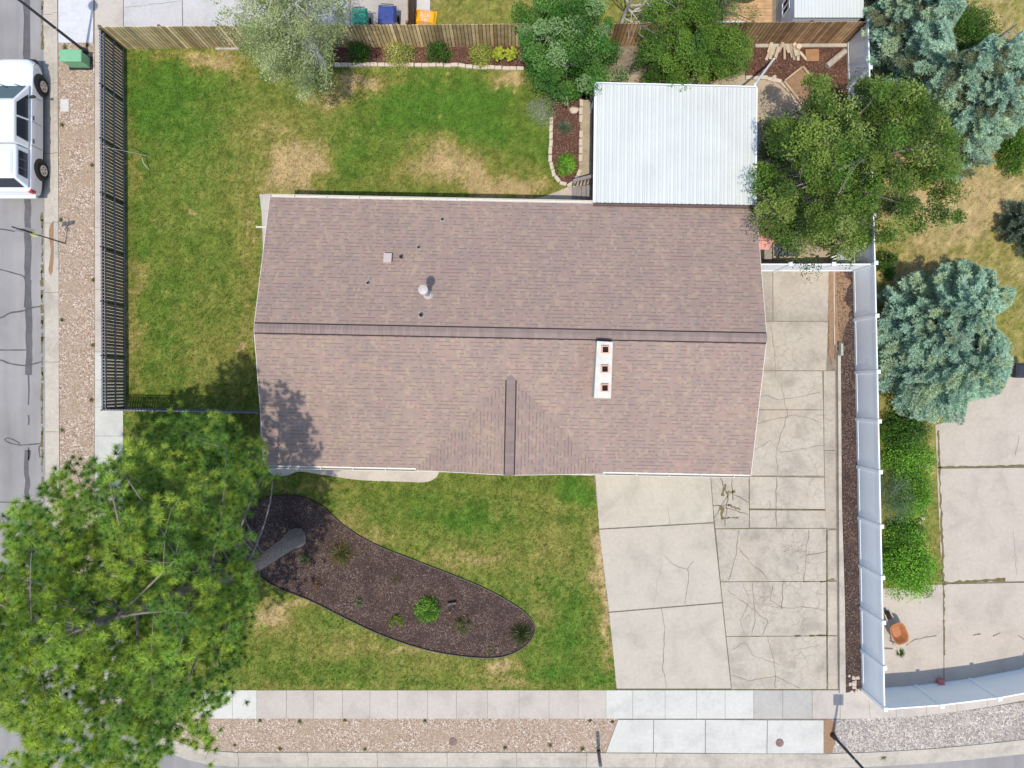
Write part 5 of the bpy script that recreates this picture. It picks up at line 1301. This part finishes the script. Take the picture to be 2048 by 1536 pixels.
def rock(px, py, r, z, label, col=(.62, .52, .42), group=None, sq=.6):
    bm = bmesh.new(); bmesh.ops.create_icosphere(bm, subdivisions=3, radius=r)
    for v in bm.verts:
        n = v.co.normalized(); k = 1+.18*math.sin(n.x*3.1+px)+.12*math.sin(n.y*5.3+py)+.06*math.sin(n.z*7+px*2); v.co = v.co*k; v.co.z *= sq
    me = bpy.data.meshes.new('rock'); bm.to_mesh(me); bm.free(); me.polygons.foreach_set('use_smooth', [True]*len(me.polygons))
    me.materials.append(simple('rock', col, .9, var=.2, scale=6, fine=.1)); o = bpy.data.objects.new('rock', me); C.objects.link(o); o.location = (*P2(px, py), z+r*sq*.6); tag(o, label, 'rock', group); return o
rock(1148, 221, .17, .03, 'pale tan boulder at the top of the narrow bed near the patio cover')
rock(1546, 160, .14, .03, 'pale rock standing in the curved brick edging of the patio')
for i in range(16): rock(random.uniform(1694, 1716), random.uniform(1350, 1384), random.uniform(.04, .09), .03, 'pale stone in the small pile at the foot of the mulch strip', (.55, .45, .37), 'stones at the end of the mulch strip')
# scrap wood by the fence
base = None
for i in range(17):
    px = random.uniform(1532, 1598); py = random.uniform(96, 112); ang = random.uniform(1.1, 2.0)+ (px-1565)*.012
    col = v_((.52, .42, .31), .25)
    m = MB(); L = random.uniform(.35, .65); m.box((0, 0, .03), (L, random.uniform(.09, .17), .035), col=col)
    o = m.build('wood_scrap', M['wood'], bevel=.004); o.location = (*P2(px, py), .06+.045*(i % 4)); o.rotation_euler = (random.uniform(-.1, .1), random.uniform(-.12, .12), ang)
    tag(o, 'weathered board offcut in the heap against the wooden fence', 'board', 'heap of board offcuts')
m = MB(); m.cyl((0, 0, 0), .11, .35, 18); o = m.build('wood_stump', simple('cut_wood', (.66, .55, .42), .8, var=.15)); o.location = (*P2(1591, 101), .03); tag(o, 'upright round cut log end beside the heap of board offcuts', 'log')
def logo(px0, py0, px1, py1, r, label, col):
    a = Vector((*P2(px0, py0), r+.04)); b_ = Vector((*P2(px1, py1), r+.06)); m = MB(); m.tube([tuple(a-a), tuple((b_-a)*.5), tuple(b_-a)], [r, r*1.05, r*.95], 14); o = m.build('log', simple('log_bark', col, .85, var=.3, scale=7)); o.location = a; tag(o, label, 'log')
logo(1598, 106, 1610, 122, .055, 'thin short pale log beside the square brown board', (.62, .5, .38))
logo(1650, 136, 1686, 106, .13, 'thick grey cut log lying at the corner of the fences', (.45, .40, .33))
m = MB(); m.box((0, 0, .02), (.56, .5, .03), .03); o = m.build('plywood_sheet', simple('plywood', (.36, .2, .10), .85, var=.2)); o.location = (*P2(1623, 112), .05); tag(o, 'square brown board lying on the mulch by the wooden fence', 'board')
pf = empty('planter_frame', (*P2(1605, 180), .04), R(-52)); tag(pf, 'wooden planter frame half hidden beneath the big tree', 'planter')
for c_, d_ in (((0, .5, .1), (1.5, .08, .2)), ((0, -.5, .1), (1.5, .08, .2)), ((-.75, 0, .1), (.08, .92, .2)), ((.75, 0, .1), (.08, .92, .2))):
    m = MB(); m.box(c_, d_, col=(.5, .36, .24)); m.build('side_board', M['wood'], pf)
m = MB(); m.box((0, 0, .05), (1.4, .9, .08)); m.build('soil', M['mud'], pf)
m = MB(); m.box((0, 0, .05), (3.85, .14, .1)); o = m.build('concrete_curb', M['kerb'], bevel=.01); o.location = (*P2(1600, 93), .02); o.rotation_euler.z = R(.3); tag(o, 'pale concrete curb at the foot of the wooden fence behind the offcuts', 'curb')
m = MB(); m.box((0, 0, .04), (1.0, .11, .08)); o = m.build('concrete_curb', M['kerb'], bevel=.01); o.location = (*P2(456, 98), .0); tag(o, 'short pale concrete curb at the foot of the fence left of the poplar', 'curb')
# garden spotlight
sp_ = empty('garden_light', (*P2(905, 1210), .01), R(10)); tag(sp_, 'small black garden spotlight with pale lens on the front bed mulch', 'garden light')
m = MB(); m.tube([(0, -.09, .12), (0, .1, .16)], [.08, .05], 12); m.cyl((0, .02, 0), .015, .12, 8); m.box((0, .1, .14), (.36, .09, .1)); m.build('housing', M['black'], sp_)
m = MB(); m.tube([(0, -.095, .118), (0, -.10, .117)], [.07, .07], 12); m.build('lens', simple('lens', (.6, .62, .66), .2, var=0), sp_)
m = MB(); m.tube([(0, 0, 0), (0, 0, .16)], [.01, .01], 6); m.tube([(0, 0, .14), (0, 0, .19)], [.035, .02], 10); o = m.build('marker_flag', simple('orange_plastic', (.9, .35, .02), .5, var=0)); o.location = (*P2(900, 1223), 0); tag(o, 'tiny orange marker just below the garden spotlight', 'marker')

# ------------------------------------------------------------------ small street things
tb = empty('utility_box', (*P2(163, 127), 0)); tag(tb, 'green metal utility cabinet at the foot of the street lamp', 'utility box')
m = MB(); m.box((0, 0, .36), (.82, .42, .62)); m.build('cabinet', M['greenbox'], tb, bevel=.02)
m = MB(); m.box((0, 0, .71), (.90, .50, .10)); m.build('lid', M['greenbox'], tb, bevel=.03)
m = MB(); m.box((0, 0, .03), (.98, .56, .06)); m.build('base', M['black'], tb, bevel=.01)
m = MB(); m.box((0, 0, .015), (.36, .53, .03)); m.box((0, 0, .034), (.30, .46, .012)); o = m.build('meter_box', simple('meter_lid', (.56, .55, .51), .6, var=.1, scale=8), bevel=.015); o.location = (*P2(130, 211), .0); tag(o, 'white rectangular meter box lid set flat in the west gravel', 'meter lid')
def manhole(px, py, z, label):
    m = MB(); m.cyl((0, 0, 0), .17, .012, 28); m.cyl((0, 0, .012), .14, .008, 28); m.box((0, 0, .022), (.05, .02, .006)); o = m.build('valve_cover', simple('rusty_iron', (.22, .14, .13), .8, var=.3, scale=12)); o.location = (*P2(px, py), z); tag(o, label, 'valve cover')
manhole(1559, 1485, .018, 'round rusty valve cover in the white driveway apron'); manhole(906, 1483, .006, 'round rusty valve cover in the front gravel strip')
def lamp(px, py, H, square, label):
    x, y = P2(px, py); r = empty('street_lamp', (x, y, 0)); tag(r, label, 'street lamp')
    m = MB(); m.tube([(0, 0, 0), (0, 0, .5), (0, 0, H)], [.075, .06, .045], 12); m.build('pole', M['iron'], r, smooth=True)
    m = MB(); m.tube([(0, 0, 0), (0, 0, .25), (0, 0, .4)], [.12, .10, .06], 12); m.build('base', M['iron'], r)
    m = MB(); m.tube([(0, 0, 2.0), (0, 0, 2.03)], [.058, .058], 12); m.build('band', M['whitep'], r)
    m = MB()
    if square: m.box((0, 0, H+.06), (.42, .42, .14))
    else: m.tube([(0, 0, H-.02), (0, 0, H+.1), (0, 0, H+.3), (0, 0, H+.36)], [.07, .21, .17, .05], 20)
    m.build('lamp_head', M['iron'], r)
lamp(172, 104, 5.8, False, 'tall black street lamp beside the green utility cabinet'); lamp(1665, 1470, 4.5, True, 'black street lamp with a square head in the grey rock strip')
sg = empty('street_sign', (*P2(131, 487), 0)); tag(sg, 'thin metal sign post with grey plate and yellow ribbon by the west kerb', 'sign')
m = MB(); m.tube([(0, 0, 0), (-.01, 0, 3.2)], .026, 8); m.build('post', M['iron'], sg)
m = MB(); m.box((0, .03, 2.5), (.55, .008, .5), R(9)); m.build('plate', simple('sign_back', (.5, .51, .53), .4, metal=.6, var=.05), sg)
m = MB()
for i in range(14): a = rng.uniform(0, 6.28); m.ribbon([(0, 0, 1.95), (.06*math.cos(a), .06*math.sin(a), 2.0+.02*i), (.13*math.cos(a+.4), .13*math.sin(a+.4), 1.9)], .03)
m.build('ribbon', simple('yellow_ribbon', (.72, .72, .2), .6, var=0), sg)
# leaning marker post at the front kerb
a = Vector((*P2(1197, 1503), 0)); b_ = Vector(P(1201, 1531, 1.62)); m = MB(); d = b_-a; m.tube([(0, 0, 0), tuple(d*.06)], [.085, .085], 16, 1); m.tube([tuple(d*.06), tuple(d)], [.072, .072], 16); m.tube([tuple(d), tuple(d*1.015)], [.06, .02], 16, 0)
o = m.build('kerb_post', [simple('blue_black_paint', (.07, .075, .12), .35, var=.1), M['black']]); o.location = a; tag(o, 'short leaning dark blue post at the front kerb beside the apron', 'post')
# leaning pipe on the west fence
a = Vector((*P2(300, 313), .02)); b_ = Vector(P(206, 293, 1.95)); m = MB(); m.tube([(0, 0, 0), tuple((b_-a)*.5), tuple(b_-a)], .014, 6)
c_ = [Vector(P(284, 316, .35)), Vector(P(287, 326, .3)), Vector(P(293, 334, .2)), Vector(P(299, 340, .05))]; m.tube([tuple(p-a) for p in c_], .016, 6)
o = m.build('leaning_pipe', M['paleb']); o.location = a; tag(o, 'thin pale bent pipe leaning from the lawn onto the west iron fence', 'pipe')
m = MB(); m.box((0, 0, .05), (.62, .07, .06)); m.box((-.3, 0, .06), (.05, .09, .08)); o = m.build('drain_extension', M['gutter']); o.location = (*P2(530, 455), .02); tag(o, 'short white downspout extension sticking out at the west wall', 'drain pipe')
m = MB(); m.box((0, 0, .3), (.09, .5, .22)); m.box((0, .18, .12), (.08, .08, .24)); o = m.build('hose_box', simple('weathered_grey', (.42, .44, .36), .8, var=.3, scale=6)); o.location = (*P2(1675, 700), .02); tag(o, 'narrow grey green box standing on the top end of the low edging wall', 'box')

# ------------------------------------------------------------------ bins, bag, wheelbarrow
def bin_(px, py, label, col, rz=0.0, z=.02, H=1.0, W=.66, D=.72):
    x, y = P2(px, py); r = empty('wheelie_bin', (x, y, z), rz); tag(r, label, 'bin'); mt = simple('bin_plastic', col, .45, var=.15, scale=4, fine=.05)
    m = MB(); m.loft([[(-W*.38, -D*.36, .06), (W*.38, -D*.36, .06), (W*.38, D*.36, .06), (-W*.38, D*.36, .06)], [(-W*.47, -D*.45, H-.08), (W*.47, -D*.45, H-.08), (W*.47, D*.45, H-.08), (-W*.47, D*.45, H-.08)]]); m.build('body', mt, r, bevel=.03)
    m = MB(); m.loft([[(-W*.5, -D*.5, H-.08), (W*.5, -D*.5, H-.08), (W*.5, D*.5, H-.08), (-W*.5, D*.5, H-.08)], [(-W*.5, -D*.5, H-.04), (W*.5, -D*.5, H-.04), (W*.5, D*.5, H-.04), (-W*.5, D*.5, H-.04)], [(-W*.36, -D*.34, H+.05), (W*.36, -D*.34, H+.05), (W*.38, D*.26, H+.06), (-W*.38, D*.26, H+.06)]])
    m.box((0, D*.40, H+.0), (W*.6, .05, .05)); m.build('lid', mt, r, bevel=.02)
    m = MB(); m.tube([(-W*.35, D*.54, H-.02), (W*.35, D*.54, H-.02)], .018, 8); m.build('handle', M['black'], r)
    for s_ in (-1, 1): m = MB(); m.tube([(s_*W*.40, D*.38, .12), (s_*W*.47, D*.38, .12)], [.12, .12], 16); m.build('wheel', M['rubber'], r)
bin_(729, 58, 'green wheelie bin behind the wooden fence', (.05, .30, .20), R(2)); bin_(782, 54, 'dark blue wheelie bin behind the wooden fence', (.045, .07, .26), R(-3), W=.74, D=.8)
bin_(2015, 742, 'black wheelie bin at the right edge beside the blue spruce', (.03, .035, .05), R(-90), W=.6)
# orange bag
m = MB(); nx, ny = 12, 9
def bagz(u, v): return .24*max(0, (1-abs(u)**3.2))**.5*max(0, (1-abs(v)**3.2))**.5
mt, nt, b_ = newmat('printed_bag'); co = objco(nt); sepx = N(nt, 'ShaderNodeSeparateXYZ'); lk(nt, co, sepx.inputs[0])
nn_ = noise(nt, 5.5, 2, .5, co); rr = ramp(nt, nn_.outputs[0], [(0, (.95, .38, .02)), (.36, (.95, .55, .03)), (.42, (.75, .12, .28)), (.48, (.85, .8, .72)), (.55, (.75, .12, .28)), (.62, (.85, .8, .72)), (.68, (.3, .45, .1))], 'LINEAR')
ln = N(nt, 'ShaderNodeVectorMath', operation='LENGTH'); lk(nt, co, ln.inputs[0]); fm = ramp(nt, ln.outputs['Value'], [(.28, g3(1)), (.36, g3(0))])
lk(nt, mixc(nt, (.95, .45, .015), rr.outputs[0], fm.outputs[0]), b_.inputs['Base Color']); b_.inputs['Roughness'].default_value = .4
for i in range(nx):
    for j in range(ny):
        q_ = []
        for di, dj in ((0, 0), (1, 0), (1, 1), (0, 1)):
            u = (i+di)/nx*2-1; v = (j+dj)/ny*2-1; q_.append((u*.42*(1+.06*abs(v)**4), v*.30*(1+.08*abs(u)**4), bagz(u, v)+.03+.012*math.sin(u*9+v*4)))
        m.face(q_)
m.face([(-.44, -.32, .03), (-.44, .32, .03), (.44, .32, .03), (.44, -.32, .03)])
o = m.build('plastic_bag', mt); o.location = (*P2(852, 38), .06); o.rotation_euler.z = R(-8); tag(o, 'bright orange printed plastic sack lying behind the wooden fence', 'sack')
m2 = MB(); m2.box((0, 0, .03), (.8, .56, .06)); o = m2.build('yellow_sack', simple('yellow_bag', (.85, .5, .05), .45, var=.2), bevel=.025); o.location = (*P2(850, 42), .0); o.rotation_euler.z = R(3); tag(o, 'flattened yellow sack beneath the printed orange sack', 'sack')
# wheelbarrow
wb = empty('wheelbarrow', (*P2(1783, 1257), .02), R(22)); tag(wb, 'orange wheelbarrow standing beside the white fence below the bright shrub', 'wheelbarrow')
def rring(w0, l0, z, y0=0, n=20, e=3.2):
    out = []
    for i in range(n):
        t = 2*math.pi*i/n; c_, s_ = math.cos(t), math.sin(t); out.append((w0*math.copysign(abs(c_)**(2/e), c_), y0+l0*math.copysign(abs(s_)**(2/e), s_), z))
    return out
m = MB(); m.loft([rring(.19, .24, .34, -.02), rring(.31, .42, .60), rring(.34, .45, .61), rring(.34, .45, .59), rring(.29, .40, .585), rring(.17, .21, .36, -.02)]); m.build('tray', M['orange'], wb)
for s_ in (-1, 1): m = MB(); m.bar((s_*.12, .75, .2), (s_*.28, -.80, .52), .04, .04); h_ = m.build('handle', simple('handle_wood', (.6, .45, .32), .7), wb)
for s_ in (-1, 1): m = MB(); m.bar((s_*.24, -.38, .42), (s_*.26, -.44, .0), .03, .03); m.build('leg', M['black'], wb)
m = MB(); m.tube([(-.045, .70, .19), (.045, .70, .19)], [.19, .19], 20); m.build('wheel', M['rubber'], wb)
m = MB(); m.box((0, 0, .12), (.24, .22, .2)); m.box((0, 0, .23), (.2, .26, .03)); o = m.build('red_box', simple('faded_red', (.55, .18, .17), .6, var=.15), bevel=.02); o.location = (*P2(1877, 1361), .02); o.rotation_euler.z = R(10); tag(o, 'small faded red box in the shade of the curved white fence', 'box')

# ------------------------------------------------------------------ clutter between house and east fence
m = MB(); m.box((0, 0, .1), (1.35, .95, .2)); o = m.build('concrete_pad', M['path']); o.location = (*P2(1575, 500), 0); tag(o, 'beige concrete pad under the tree beside the house', 'pad')
m = MB()
for dx in (-.27, .27): m.box((dx, 0, .05), (.5, .62, .1))  # two flat dark grey blocks lying on the pad
o = m.build('dark_squares', simple('dark_slate', (.10, .12, .15), .8, var=.15)); o.location = (*P2(1570, 499), .2); tag(o, 'pair of dark grey cushions on the beige pad under the tree', 'squares')
m = MB(); m.box((0, 0, .25), (.32, .75, .5)); o = m.build('grey_box', simple('taupe', (.34, .31, .27), .8, var=.2)); o.location = (*P2(1528, 505), .0); tag(o, 'narrow taupe storage box between the house and the beige pad', 'box')
m = MB(); m.box((0, 0, .5), (1.0, .22, .05)); m.box((-.4, 0, .25), (.06, .2, .5)); m.box((.4, 0, .25), (.06, .2, .5)); o = m.build('wood_bench', simple('orange_wood', (.58, .33, .15), .7, var=.25)); o.location = (*P2(1530, 482), .0); tag(o, 'orange wooden plank bench beside the house under the tree', 'bench')
um = empty('garden_umbrella', (*P2(1500, 492), 0)); tag(um, 'small faded pink umbrella peeking out from the house eave', 'umbrella')
m = MB(); m.cyl((0, 0, 0), .02, 1.7, 8); m.build('pole', M['iron'], um)
m = MB()
for i in range(6): a0, a1 = i*math.pi/3, (i+1)*math.pi/3; m.face([(0, 0, 1.8), (.5*math.cos(a0), .5*math.sin(a0), 1.5), (.5*math.cos(a1), .5*math.sin(a1), 1.5)])
m.build('canopy', simple('pink_cloth', (.7, .32, .28), .8), um)
m = MB(); m.bar((0, 0, .6), (1.0, .35, .9), .05, .05); m.bar((0.05, -.1, .6), (1.05, .25, .9), .04, .04); o = m.build('white_poles', M['whitep']); o.location = (*P2(1650, 520), 0); tag(o, 'two thin white poles leaning beside the short white fence', 'poles')
m = MB(); m.box((0, 0, .35), (.5, .5, .7)); m.box((0, 0, .72), (.56, .56, .05)); o = m.build('grey_cabinet', simple('cabinet_grey', (.4, .4, .42), .7, var=.1)); o.location = (*P2(1672, 518), .0); tag(o, 'grey cabinet in the corner where the two white fences meet', 'cabinet')

# ------------------------------------------------------------------ northern neighbour: deck, shed, table
nd = empty('neighbour_deck', (*P2(1500, 40), 0)); tag(nd, 'honey coloured wooden deck beyond the north fence', 'deck')
a = P2(1440, 40); bb = P2(1537, -140); m = MB(); yy = a[1]-.55
while yy < bb[1]: m.box(((a[0]+bb[0])/2-nd.location.x, yy-nd.location.y, .42), (bb[0]-a[0], .135, .04), col=v_((.58, .37, .20), .1)); yy += .145
m.build('deck_boards', M['wood'], nd)
m = MB(); m.box(((a[0]+bb[0])/2-nd.location.x, a[1]-.6-nd.location.y+.02, .2), (bb[0]-a[0], .04, .38)); m.build('skirt', M['whitep'], nd)
tb2 = empty('glass_table', (*P2(1448, 76), 0)); tag(tb2, 'white framed glass table half covered by feathery branches beyond the fence', 'table')
m = MB(); m.box((0, 0, .9), (1.0, .42, .02)); m.build('table_top', simple('blue_glass', (.45, .62, .70), .1, var=.2, scale=6, spec=.8), tb2)
m = MB(); 
for c_, d_ in (((0, .22, .9), (1.1, .05, .05)), ((0, -.22, .9), (1.1, .05, .05)), ((.52, 0, .9), (.05, .42, .05)), ((-.52, 0, .9), (.05, .42, .05)), ((0, 0, .91), (.05, .4, .04))): m.box(c_, d_)
m.build('frame', M['white'], tb2)
for sx in (-.5, .5):
    for sy in (-.2, .2): m = MB(); m.box((sx, sy, .45), (.05, .05, .88)); m.build('leg', M['white'], tb2)
m = MB(); m.tube([(0, 0, 0), (0, 0, .75), (0, 0, .82)], [.85, .95, .9], 32); o = m.build('hot_tub_cover', simple('dark_cover', (.11, .095, .095), .7, var=.15)); o.location = (*P2(1480, -22), .44); tag(o, 'dark grey round cover cut by the top edge on the honey wooden deck', 'cover')
sh = empty('shed', (*P2(1553, 82), 0)); tag(sh, 'white shed with ribbed metal roof behind the northeast fence', 'shed')
Ls, Ds, Hs = 2.65, 3.0, 1.98
m = MB(); m.box((Ls/2, Ds/2, Hs/2), (Ls, Ds, Hs-.02)); m.build('wall', simple('shed_white', (.72, .76, .84), .5, var=.05), sh)
m = MB(); k = 20
for i in range(k): m.box((-.04+(Ls+.08)*(i+.5)/k, Ds/2, Hs+.02), ((Ls+.08)/k-.012, Ds+.1, .05)); m.box((-.04+(Ls+.08)*(i+.0)/k, Ds/2, Hs+.03), (.03, Ds+.1, .07))
m.build('roof', M['metalroof'], sh)
m = MB(); m.box((-.012, .9, 1.1), (.02, .5, .7)); w_ = m.build('window', M['glass'], sh)
m = MB()
for dy in (-.27, 0, .27): m.box((-.03, .9+dy, 1.1), (.03, .05, .78))
for dz in (-.37, .37): m.box((-.03, .9, 1.1+dz), (.03, .56, .05))
fr = m.build('frame', M['white'], w_)

# ------------------------------------------------------------------ pickup truck with topper
tk = empty('pickup_truck', (-20.56, 10.58, -.10)); tag(tk, 'white four door pickup truck with a white bed topper parked at the west kerb', 'pickup truck')
W = .93
def sec(y, w, zt, zc=None, zs=.42, wc=.8):
    zc = zc or zt-.10
    h = [(0, zt+.03), (w*wc*.6, zt+.02), (w*wc, zt), (w*.965, zc), (w, zc-.16), (w, (zc+zs)/2), (w*.985, zs), (w*.86, zs-.12)]
    return [(x, y, z) for x, z in h]+[(-x, y, z) for x, z in h[::-1][:-1]]
secs = [sec(2.86, .60, .66, .60, .45), sec(2.80, .72, .84, .74, .42), sec(2.68, .82, .92, .82, .36), sec(2.40, .90, 1.0, .90, .36), sec(1.9, .925, 1.07, .97, .36), sec(1.45, .93, 1.11, 1.0, .36), sec(.9, .93, 1.13, 1.02, .36), sec(-.6, .93, 1.14, 1.03, .36), sec(-1.6, .925, 1.15, 1.06, .38), sec(-2.45, .915, 1.15, 1.06, .42), sec(-2.68, .90, 1.14, 1.05, .48), sec(-2.72, .86, 1.08, 1.0, .5)]
m = MB(); m.loft(secs); body = m.build('body', M['carp'], tk, smooth=True)
ba = body.modifiers.new('es', 'EDGE_SPLIT'); ba.split_angle = R(38)
m = MB(); m.box((0, 0, .33), (1.7, 4.9, .2)); m.build('chassis', M['black'], tk)
def frustum(y0b, y1b, y0t, y1t, zb, zt, wb_, wt, crown=.03):
    r0 = [(-wb_, y0b, zb), (wb_, y0b, zb), (wb_, y1b, zb), (-wb_, y1b, zb)]; r1 = [(-wt, y0t, zt), (wt, y0t, zt), (wt, y1t, zt), (-wt, y1t, zt)]
    r2 = [(-wt*.8, y0t+.12, zt+crown), (wt*.8, y0t+.12, zt+crown), (wt*.8, y1t-.12, zt+crown), (-wt*.8, y1t-.12, zt+crown)]
    return [r0, r1, r2]
cb = frustum(-.98, 1.62, -.88, .78, 1.12, 1.76, .87, .66)
m = MB(); m.loft(cb); m.build('cab', M['carp'], tk, bevel=.04)
def side(y, z, s_, off=.012):  # point on cab side plane
    t = (z-1.12)/.64; return (s_*(.87+(.66-.87)*t+off), y, z+.003)
for s_ in (-1, 1):
    for (ys0, ys1, yt0, yt1) in ((.22, 1.22, .22, .72), (-.72, .14, -.62, .14)):
        m = MB(); m.face([side(ys0, 1.19, s_, .02), side(ys1, 1.19, s_, .02), side(yt1, 1.66, s_, .02), side(yt0, 1.66, s_, .02)]); m.build('side_window', M['glass'], tk)
    m = MB(); m.box((s_*1.03, 1.12, 1.18), (.20, .08, .14), R(s_*12)); m.bar((s_*.86, 1.1, 1.13), (s_*.98, 1.12, 1.13), .06, .05); m.build('mirror', M['black'], tk, bevel=.02)
    for yy in (.33, -.62): m = MB(); m.box((s_*.935, yy, .96), (.02, .17, .05)); m.build('door_handle', M['black'], tk)
    m = MB(); m.box((s_*.935, .17, .76), (.006, .012, .6)); m.box((s_*.935, -.82, .78), (.006, .014, .66)); m.box((s_*.935, 1.2, .74), (.006, .012, .5)); m.build('door_seam', M['iron'], tk)
    for yy in (1.87, -1.65):
        m = MB(); m.tube([(s_*.60, yy, .47), (s_*.937, yy, .47)], [.46, .46], 28); m.build('wheel_arch', M['black'], tk)
        m = MB(); m.tube([(s_*.72, yy, .37), (s_*.93, yy, .37), (s_*.955, yy, .37)], [.37, .37, .33], 28); wh = m.build('wheel', M['rubber'], tk)
        m = MB(); m.tube([(s_*.94, yy, .37), (s_*.962, yy, .37)], [.225, .225], 24)
        ri = m.build('rim', M['rim'], wh)
        m = MB()
        for q_ in range(5): a = q_*1.2566+.3; m.box((s_*.966, yy+.13*math.cos(a), .37+.13*math.sin(a)), (.006, .055, .055), rx=a)
        m.build('rim_opening', M['black'], wh)
m = MB()
def ws(x, t, z0=1.12): return (x, 1.62+(.78-1.62)*t+.012, z0+.64*t+.016)
m.face([ws(-.76, .08), ws(.76, .08), ws(.60, .93), ws(-.60, .93)]); m.build('windshield', M['wshield'] if 'wshield' in M else simple('windshield_glass', (.06, .12, .15), .06, var=0, spec=.9), tk)
m = MB(); m.bar((-.35, 1.66, 1.155), (.1, 1.45, 1.29), .02, .02); m.bar((.25, 1.66, 1.155), (.65, 1.5, 1.24), .02, .02); m.build('wiper', M['black'], tk)
tpz = frustum(-2.60, -1.0, -2.30, -.96, 1.14, 1.70, .875, .70, .0)
m = MB(); m.loft(tpz[:2]); tpo = m.build('topper', M['carp2'] if 'carp2' in M else simple('topper_white', (.68, .73, .78), .35, var=.03, coat=.3), tk, bevel=.05)
m = MB(); m.loft([[(-.60, -2.20, 1.70), (.60, -2.20, 1.70), (.60, -1.15, 1.70), (-.60, -1.15, 1.70)], [(-.50, -2.14, 1.80), (.50, -2.14, 1.80), (.50, -1.30, 1.80), (-.50, -1.30, 1.80)]]); m.build('roof_panel', M['carp'], tpo, bevel=.03)
for s_ in (-1, 1):
    m = MB()
    def ts(y, z): t = (z-1.14)/.56; return (s_*(.875+(.70-.875)*t+.016), y, z+.004)
    m.face([ts(-2.24, 1.22), ts(-1.22, 1.22), ts(-1.17, 1.60), ts(-2.15, 1.60)]); sw = m.build('topper_window', M['glass'], tk)
    m = MB(); m.bar(ts(-1.9, 1.22), ts(-1.87, 1.60), .02, .012); m.bar(ts(-1.55, 1.22), ts(-1.52, 1.60), .02, .012); m.build('window_bar', M['irong'], sw)
m = MB(); m.face([(-.72, -2.585, 1.22), (.72, -2.585, 1.22), (.60, -2.335, 1.655), (-.60, -2.335, 1.655)]); m.build('rear_window', M['glass'], tk)
for s_ in (-1, 1):
    m = MB(); m.box((s_*.845, -2.68, .93), (.15, .13, .28), R(s_*8)); m.build('tail_light', M['red'], tk, bevel=.02)
    m = MB(); m.box((s_*.72, 2.70, .76), (.30, .12, .14), R(-s_*24)); m.build('headlight', M['rim'], tk, bevel=.02)
m = MB(); m.box((0, -2.80, .60), (1.66, .16, .16)); m.build('rear_bumper', simple('bumper_grey', (.6, .62, .64), .4, var=0), tk, bevel=.03)
m = MB(); m.box((0, 2.86, .50), (1.5, .14, .2)); m.build('front_bumper', M['black'], tk, bevel=.03)
m = MB(); m.tube([(.78, 1.55, 1.1), (.80, 1.55, 1.75)], .004, 4); m.build('antenna', M['black'], tk)

print('objects', len(bpy.data.objects))
